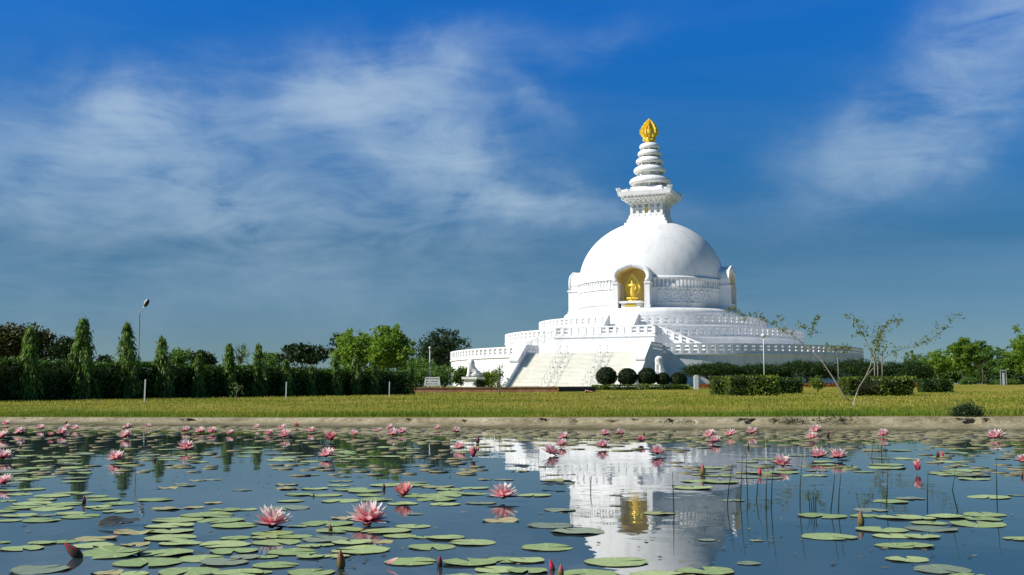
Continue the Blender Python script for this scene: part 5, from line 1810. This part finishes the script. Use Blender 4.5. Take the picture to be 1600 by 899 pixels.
# the far mass along the bank: one carpet
mb = MB(); mb.smooth = True
cnt = 0
while cnt < 960:
    y = random.uniform(661.5, 704); x = random.uniform(-30, 1630)
    if cnt >= 760:
        x0, x1 = random.choice(((0, 150), (190, 345), (420, 640), (640, 760), (1030, 1330), (1440, 1600))); x = random.uniform(x0, x1); y = random.uniform(692, 742)
    if cnt < 760 and y > 690 and random.random() > .25: continue
    if cnt < 760 and y > 676 and x < 560 and random.random() > .55: continue
    p = atZ(x, y, .012)
    if p[1] > waterY(p[0]) - .12: continue
    r = random.uniform(.09, .17) if cnt < 760 else random.uniform(.06, .11)
    if any(math.hypot(q[0] - p[0], q[1] - p[1]) < (q[2] + r) * .6 for q in placed[-500:]): continue
    placed.append((p[0], p[1], r)); cnt += 1
    a0 = random.uniform(0, 6.28); tx, ty = random.gauss(0, .012), random.gauss(.01, .012)
    vs = [(p[0], p[1], .012)]
    zz = random.uniform(.006, .011)
    for i in range(15):
        a = a0 + .12 + (6.283 - .24) * i / 14; rr = r * (1 + .05 * math.sin(3 * a + p[0]))
        vs.append((p[0] + rr * math.cos(a), p[1] + rr * math.sin(a), max(.004, zz + rr * (tx * math.cos(a) + ty * math.sin(a)))))
    vs[0] = (p[0], p[1], zz)
    lo = [(q[0], q[1], q[2] - .004) for q in vs]
    mb.m = random.choice((0, 1, 1, 1))
    mb.add(vs + lo, [(0, i, i + 1) for i in range(1, 15)] + [(i, 16 + i, 17 + i, i + 1) for i in range(1, 15)])
tag(mb.build('lily_pad_carpet', [M['pad_green'], M['pad_dull']]), 'carpet of small far lily pads floating along the foot of the bank', 'lily pads', None, 'stuff')


# scraps of dead leaf and weed floating in the open water
sq = []
for _ in range(420):
    y = 690 + 209 * random.random() ** 1.3; x = random.uniform(0, 1600)
    if random.random() < .6: x, y = random.choice(((330, 735), (420, 745), (690, 745), (840, 740), (560, 735), (1280, 760), (950, 800), (1100, 840), (560, 870), (200, 740), (1400, 860)))[:2]; x += random.gauss(0, 70); y += random.gauss(0, 9)
    if not 684 < y < 905: continue
    p = atZ(x, y, .004); a = random.uniform(0, 6.28); l_ = random.uniform(.008, .03)
    if any(math.hypot(q[0] - p[0], q[1] - p[1]) < q[2] for q in placed): continue
    sq.append([(p[0] + l_ * math.cos(a + k * 1.57) * (1 if k % 2 else .5), p[1] + l_ * math.sin(a + k * 1.57) * (1 if k % 2 else .5), .004 + .006 * random.random()) for k in range(4)])
tag(link('floating_debris', quads_mesh('floating_debris', sq, M['scrap'], rng.uniform(0, 1, len(sq)))), 'tiny scraps of dead leaf floating on the open water', 'debris', None, 'stuff')


# ------------------------------------------------------------------ blooms
def petal_grid(az_, elev, length, width, cup, curl, base_r, g, rows=7):
    """one petal: leaves the middle at azimuth az_, elevation elev (from the water), bends upward by curl; pointed tip"""
    ca, sa = math.cos(az_), math.sin(az_)
    pts = []
    x, z, e = base_r, 0.0, elev
    st_ = length / (rows - 1)
    for j in range(rows):
        t = j / (rows - 1)
        wdt = width * (.35 + 1.0 * math.sin(math.pi * min(1, t * .78 + .17)) ** 1.0) * (1 - t ** 5) * (1 if t < .97 else .02)
        row = []
        for q in (-1, 0, 1):
            u = q * wdt * .5
            lift = cup * wdt * (q * q) * .55
            rad = x - lift * math.sin(e); zz = z + lift * math.cos(e)
            row.append((rad * ca - u * sa, rad * sa + u * ca, zz))
        pts.append((t, row))
        e = elev + curl * t
        x += st_ * math.cos(e); z += st_ * math.sin(e)
    return pts


def bloom_mesh(rowsdef, seed, mats, name='corolla'):
    g = random.Random(seed)
    vs, fs, al = [], [], []
    for n, elev, length, width, cup, curl, base in rowsdef:
        a0 = g.uniform(0, 6.28)
        for i in range(n):
            b = len(vs)
            pts = petal_grid(a0 + 2 * math.pi * i / n + g.gauss(0, .09), elev + g.gauss(0, .07), length * g.uniform(.88, 1.08), width * g.uniform(.85, 1.15), cup, curl + g.gauss(0, .08), base, g)
            tb = g.gauss(0, .07)
            for t, row in pts:
                vs += row; al += [min(1, max(0, t + tb))] * 3
            for j in range(len(pts) - 1):
                for q in (0, 1): fs.append((b + j * 3 + q, b + j * 3 + q + 1, b + j * 3 + q + 4, b + j * 3 + q + 3))
    me = bpy.data.meshes.new(name); me.from_pydata(vs, [], fs)
    at = me.attributes.new('along', 'FLOAT', 'POINT'); at.data.foreach_set('value', al)
    for m_ in mats: me.materials.append(m_)
    me.polygons.foreach_set('use_smooth', [True] * len(fs)); me.update()
    return me


OPENROWS = [(8, .14, 1.0, .31, .35, .22, .08), (9, .42, 1.04, .31, .4, .28, .07), (9, .70, 1.04, .29, .45, .25, .06), (9, .96, 1.0, .26, .5, .2, .05), (7, 1.2, .92, .19, .5, .1, .03)]
FLATROWS = [(9, .10, 1.0, .25, .3, .22, .08), (10, .34, 1.03, .25, .35, .24, .07), (10, .60, 1.0, .23, .4, .22, .06), (9, .88, .95, .21, .5, .15, .05), (7, 1.15, .85, .18, .5, .1, .03)]
CUPROWS = [(9, .62, 1.0, .33, .5, .55, .12), (9, .85, 1.0, .31, .5, .5, .10), (9, 1.05, .98, .28, .5, .42, .08), (8, 1.25, .92, .24, .5, .3, .05)]
HALFROWS = [(6, 1.05, 1.0, .36, .6, .45, .08), (6, 1.2, 1.0, .33, .6, .35, .06), (5, 1.35, .95, .26, .6, .2, .03)]
CLOSEDROWS = [(5, 1.25, 1.0, .42, .7, .32, .12), (5, 1.38, 1.0, .36, .7, .2, .07)]
KINDS = {'o': OPENROWS, 'l': FLATROWS, 'c': CUPROWS, 'h': HALFROWS, 'p': CLOSEDROWS}
COROLLA = {}
for k, rows in KINDS.items():
    COROLLA[k] = [bloom_mesh(rows, 11 * q + ord(k), [M['petal_deep' if k in 'chp' else 'petal']]) for q in range(3)]
        
smb = MB(); smb.smooth = True
gg = random.Random(3)
for i in range(34):
    a, e = gg.uniform(0, 6.28), gg.uniform(.7, 1.5); l_ = gg.uniform(.28, .4)
    d = Vector((math.cos(a) * math.cos(e), math.sin(a) * math.cos(e), math.sin(e)))
    smb.tube([d * .06, d * l_ + Vector((0, 0, .04))], [.022, .012], 4)
STAMEN = smb.mesh('stamens', M['stamen'])
sep = MB(); sep.smooth = True
for i in range(4):
    a = i * 1.571
    pts = petal_grid(a, -.02, 1.02, .30, .2, .12, .06, None)
    b_ = [p for t, row in pts for p in row]
    b2_ = [(p[0], p[1], p[2] - .03) for p in b_]
    n_ = len(pts)
    sep.add(b_, [(j * 3 + q, j * 3 + q + 1, j * 3 + q + 4, j * 3 + q + 3) for j in range(n_ - 1) for q in (0, 1)])
    sep.add(b2_, [(j * 3 + q, j * 3 + q + 3, j * 3 + q + 4, j * 3 + q + 1) for j in range(n_ - 1) for q in (0, 1)])
sep.lathe([(0, -.12), (.12, -.1), (.16, 0), (.1, .06), (0, .08)], 10)
CALYX = sep.mesh('calyx', M['sepal'])

FL = [  # column, base row, width px, form, label
    # foreground
    (424, 827, 58, 'o', 'large pink bloom with creamy tips, the left one of the big pair in front'),
    (575, 820, 60, 'o', 'large pink bloom with white tips, the right one of the big pair in front'),
    (632, 780, 31, 'c', 'coral pink cup shaped bloom standing on the mid raft'),
    (786, 784, 47, 'l', 'wide spidery pink bloom beside the temple reflection, mirrored in open water'),
    (7, 760, 30, 'l', 'pink bloom cut off by the picture edge, nearer of two there'),
    # middle distance
    (5, 720, 27, 'l', 'yellow tipped pink bloom at the picture edge, behind the nearer one'),
    (181, 722, 30, 'l', 'pink bloom with pale tips below the tall mast trees'),
    (290, 706, 26, 'o', 'pale pink bloom in front of the dark hedge reflection'),
    (510, 717, 26, 'l', 'pink bloom with thin petals, front one of two in mid pond'),
    (517, 691, 20, 'c', 'smaller pink bloom just behind the thin petalled one in mid pond'),
    (718, 704, 21, 'l', 'pink bloom beside the upright half open one, at the edge of the white reflection'),
    (739, 718, 13, 'h', 'upright half open deep pink bloom at the edge of the white reflection'),
    (860, 712, 26, 'l', 'broad pink bloom lying on the white reflection, nearest of three together'),
    (877, 699, 20, 'l', 'pink bloom just behind the broad one on the white reflection'),
    (880, 688, 17, 'l', 'farthest of the three stacked blooms on the white reflection'),
    (941, 702, 21, 'o', 'pink bloom alone in the middle of the white reflection'),
    (946, 683, 14, 'o', 'small pink bloom at the bank, left of two above the white reflection'),
    (969, 681, 13, 'o', 'small pink bloom at the bank, right of two above the white reflection'),
    (1002, 694, 13, 'c', 'small upright pink bloom next to a dark bud before the stair reflection'),
    (1027, 713, 23, 'o', 'pink bloom at the corner where the white reflection turns grey'),
    (1221, 731, 30, 'o', 'large pale pink bloom, leftmost and nearest of three on the right'),
    (1279, 719, 26, 'o', 'pink bloom, middle of the three on the right'),
    (1310, 720, 28, 'o', 'pink bloom with white tips, rightmost of the three on the right'),
    (1597, 725, 20, 'o', 'pink bloom half cut off by the far right picture edge'),
    (1435, 740, 10, 'p', 'closed pink bud standing upright alone on the right hand water'),
    (1555, 687, 26, 'l', 'wide pale pink bloom below the spiky bank bush'),
    (1117, 694, 20, 'l', 'pink bloom, front one of a pair before the grey reflection'),
    (1109, 685, 17, 'o', 'pink bloom, rear one of a pair before the grey reflection'),
    (1141, 683, 16, 'l', 'small pink bloom right of the pair before the grey reflection'),
    (1175, 680, 16, 'o', 'small pink bloom at the bank below the large square hedge'),
    (1275, 677, 17, 'o', 'pink bloom, rear of two below the leaning trunk'),
    (1268, 688, 17, 'l', 'pink bloom, front of two below the leaning trunk'),
    (1380, 683, 15, 'o', 'small pink bloom at the bank below the wide hedge'),
]
FAR = [  # clusters along the far bank: (where, [(x, y, w)])
    ("at the bank's far left end", [(9, 665, 10), (4, 686, 16), (31, 680, 15), (63, 672, 12), (79, 684, 8), (96, 680, 15), (104, 671, 10), (117, 673, 11)]),
    ("at the bank under the street lamp", [(199, 671, 12), (196, 685, 16), (230, 669, 10)]),
    ("at the bank below the slim trees", [(290, 676, 12), (313, 678, 14), (331, 678, 13), (359, 680, 12), (401, 671, 10)]),
    ("at the bank below the middle post", [(420, 681, 12), (440, 674, 13), (445, 684, 17), (464, 668, 8), (486, 677, 12)]),
    ("at the bank below the hedge end", [(553, 682, 12), (591, 676, 11), (609, 672, 11), (614, 682, 16), (628, 679, 13)]),
    ("at the bank below the brick wall", [(683, 672, 10), (713, 678, 13)]),
]
for where, rows in FAR:
    rows = sorted(rows)
    for i, (x, y, w) in enumerate(rows):
        FL.append((x, y, w, random.choice('olo') if w > 9 else 'c', f'small pink bloom, {ORD[i]} from left {where}'))
for i, (x, y, w, k, lab) in enumerate(FL):
    p = atZ(x, y, 0)
    dep = float(np.dot(p - np.array([0, 0, CAM_H]), _F))
    rr = w * (1.42 if w < 18 else 1.25 if w < 28 else 1.12) / FOC * dep / 2 / {'o': 1.0, 'l': 1.02, 'c': .82, 'h': .55, 'p': .42}[k]
    hgt = min(.035, rr * .3) if w < 55 else .02
    r = empty('water_lily', (p[0], p[1], hgt), random.uniform(0, 6.28), lab, 'flower', 'pink water lilies on the pond')
    r.scale = (rr, rr, rr * (1.08 if k in 'ol' else 1))
    tl = (random.gauss(0, .13), random.gauss(0, .13), 0)
    if 'spidery' in lab: tl = (0, 0, 0)
    r.rotation_euler = (tl[0], tl[1], r.rotation_euler.z)
    link('corolla', COROLLA[k][i % 3], r)
    if w >= 12:
        if k in 'olc': link('stamens', STAMEN, r)
        c = link('calyx', CALYX, r)
        if k in 'chp': c.scale = (.6, .6, .6)

# buds: closed, with sepals
def bud_parts(mat_sep):
    mb = MB(); mb.smooth = True
    mb.lathe([(0, 0), (.15, .05), (.22, .2), (.235, .38), (.19, .6), (.10, .83), (.03, 1.0), (0, 1.05)], 14)
    body = mb.mesh('petals', M['petal_deep'])
    sp_ = MB(); sp_.smooth = True
    for i in range(4):
        a = i * 1.571 + .3; pts = []
        for t, (r_, z) in zip(np.linspace(0, 1, 7), [(.05, -.01), (.18, .06), (.245, .21), (.26, .39), (.215, .6), (.12, .83), (.02, 1.04)]):
            wd_ = .72 * math.sin(math.pi * min(1, .2 + t * .8)) + .02
            for q in (-1, -.5, 0, .5, 1): pts.append(((r_ - .012 * abs(q)) * math.cos(a + q * wd_), (r_ - .012 * abs(q)) * math.sin(a + q * wd_), z))
        sp_.add(pts, [(j * 5 + q, j * 5 + q + 1, j * 5 + q + 6, j * 5 + q + 5) for j in range(6) for q in range(4)])
    sp_.tube([(0, 0, -.5), (0, 0, .05)], .06, 6)
    return body, sp_.mesh('sepals', mat_sep)


BUD_B = bud_parts(M['sepal']); BUD_O = bud_parts(M['sepal_olive'])
BUDS = [  # column, base row, height px, lean x, sepal, label
    (128, 872, 33, -.85, 'b', 'big dark brown bud leaning sideways over the water beside the pads'),
    (533, 889, 31, -.12, 'o', 'pink and ochre opening bud standing below the white tipped bloom'),
    (1346, 821, 23, 0, 'o', 'tall olive bud standing upright on the right hand raft'),
    (876, 902, 21, .06, 'o', 'grey olive pointed bud cut by the lower picture edge'),
    (864, 891, 19, -.25, 'p', 'pale pink bud beside the grey olive pointed one'),
    (1098, 743, 18, 0, 'o', 'yellow green pointed bud in front of the grey reflection'),
    (1187, 743, 13, .1, 'p', 'small reddish bud left of the large pale bloom'),
    (1465, 716, 13, 0, 'b', 'small brown pointed bud by a tiny pink one on the right hand water'),
    (1473, 714, 9, 0, 'p', 'tiny pink bud touching the brown pointed one'),
    (746, 694, 13, .1, 'b', 'brown bud above the upright half open bloom'),
    (131, 788, 14, 0, 'b', 'dark pointed bud among the pads of the raft at the left edge'),
    (217, 869, 11, 0, 'b', 'small dark bud between pads right of the big leaning bud'),
    (517, 832, 14, -.1, 'b', 'dark pointed bud between the two big blooms'),
    (600, 765, 11, 0, 'b', 'small dark pointed bud behind the cup shaped bloom'),
    (687, 886, 19, 0, 'b', 'dark pointed bud between two big pads at the lower edge'),
    (490, 776, 6, 0, 'b', 'tiny dark bud on the raft left of the cup shaped bloom'),
    (241, 721, 7, .2, 'b', 'tiny dark bud on the drift right of the pale tipped bloom'),
    (31, 702, 8, .3, 'b', 'tiny dark bud on the dark water near the left edge'),
    (1270, 725, 7, 0, 'b', 'tiny dark bud in front of the middle of three blooms'),
    (1331, 731, 7, 0, 'b', 'tiny dark bud below the white tipped right hand bloom'),
    (1597, 746, 9, 0, 'b', 'small dark bud near the right picture edge'),
    (100, 664, 8, .7, 'b', 'black curled bud in the far group off the left end of the bank'),
    (1006, 683, 9, 0, 'b', 'dark bud at the bank behind the small upright bloom'),
    (1294, 682, 10, 0, 'b', 'dark upright bud right of the two blooms below the leaning trunk'),
    (1168, 700, 9, 0, 'o', 'small greenish bud before the pair of rear blooms'),
]
for i, (x, y, h, lean, sk, lab) in enumerate(BUDS):
    p = atZ(x, y, 0); dep = float(np.dot(p - np.array([0, 0, CAM_H]), _F)); hh = h / FOC * dep
    r = empty('lily_bud', (p[0], p[1], -.005), 0, lab, 'flower bud', 'lily buds on the pond')
    r.rotation_euler = (random.gauss(0, .06), lean, 0 if abs(lean) > .3 else random.uniform(-.6, .6) + (1.2 if sk == 'o' else 0)); r.scale = (hh * .92, hh * .92, hh * (1.12 if abs(lean) > .5 else 1))
    body, sp_ = BUD_O if sk == 'o' else BUD_B
    link('petals', body, r)
    if sk != 'p': link('sepals', sp_, r)
    else: c = link('sepals', sp_, r); c.scale = (.95, .95, .45)
# fallen petal
p = atZ(613, 884, .006)
pm = petal_grid(0, .15, 1, .42, .5, .4, 0, None); vs = [q for t, row in pm for q in row]
me = bpy.data.meshes.new('fallen_petal'); me.from_pydata([(q[0], q[1], q[2]) for q in vs], [], [(j * 3 + q, j * 3 + q + 1, j * 3 + q + 4, j * 3 + q + 3) for j in range(6) for q in (0, 1)])
at = me.attributes.new('along', 'FLOAT', 'POINT'); at.data.foreach_set('value', [min(1, .2 + t * .6) for t, row in pm for _ in row]); me.materials.append(M['petal'])
o = link('fallen_petal', me, None, (p[0] - .02, p[1], .012), (0, -.2, .5), (.06, .06, .06)); tag(o, 'single fallen pink petal floating right of the opening bud', 'petal')

# reeds: thin blades standing in the water
REEDS = [
    ([(1205, 797), (1206, 760), (1209, 716)], 'thin dark reed blade standing beside the large pale bloom'),
    ([(1250, 792), (1250, 762), (1254, 706)], 'slightly bent reed blade left of the reed clump'),
    ([(1298, 800), (1302, 765), (1306, 722)], 'reed blade below the white tipped bloom, nearer the clump'),
    ([(1310, 800), (1311, 772), (1315, 728)], 'reed blade below the white tipped bloom, farther from the clump'),
    ([(1385, 796), (1386, 765), (1387, 734)], 'thin pale reed standing on a single pad'),
    ([(1449, 801), (1449, 770), (1450, 735)], 'straight dark reed blade by the closed pink bud'),
    ([(1496, 799), (1488, 767), (1493, 733)], 'kinked reed blade right of the closed pink bud'),
    ([(1558, 791), (1557, 755), (1557, 716)], 'thin straight reed blade nearest the right picture edge'),
    ([(1053, 802), (1052, 775), (1051, 738)], 'reed blade standing on the grey part of the reflection'),
    ([(923, 768), (923, 754), (925, 741)], 'short reed blade on the white part of the reflection'),
    ([(1136, 792), (1139, 760), (1145, 722)], 'thin reed blade, left one of a pair before the grey reflection'),
    ([(1157, 790), (1158, 755), (1160, 712)], 'thin reed blade, right one of a pair before the grey reflection'),
    ([(1168, 770), (1166, 740), (1167, 700)], 'tall thin reed blade near the small greenish bud'),
    ([(1182, 782), (1184, 755), (1188, 745)], 'short thin reed below the small reddish bud'),
    ([(1197, 800), (1197, 765), (1199, 742)], 'dark reed blade just left of the one beside the large pale bloom'),
    ([(1378, 722), (1377, 706), (1378, 692)], 'short reed below the small bloom at the wide hedge'),
    ([(1362, 716), (1363, 702), (1365, 690)], 'faint short reed left of the small bloom at the wide hedge'),
]
for spec, lab in REEDS:
    p = atZ(*spec[0], 0)
    pts = [Vector(p)] + [Vector(atY(x, y, p[1])) for x, y in spec[1:]]
    pts = [pts[0] - Vector((0, 0, .15))] + pts
    mb = MB(); mb.smooth = True
    b0 = Vector((p[0], p[1], 0))
    mb.tube([q - b0 for q in pts], [.0045, .0042, .0036, .0012], 5)
    tag(mb.build('reed', M['reed'], None, loc=b0), lab, 'reed', 'thin reeds standing in the pond')
p = atZ(1272, 800, 0)
mb = MB(); mb.smooth = True
for i in range(7):
    dx = random.uniform(-.03, .03); hh = random.uniform(.08, .17)
    mb.tube([(dx, 0, -.1), (dx * 1.3, .01, hh * .6), (dx * 1.6 + random.gauss(0, .01), .01, hh)], [.0035, .003, .001], 5)
tag(mb.build('reed_tuft', M['reed'], None, loc=Vector(p)), 'short clump of reed blades behind a single round pad', 'reed')
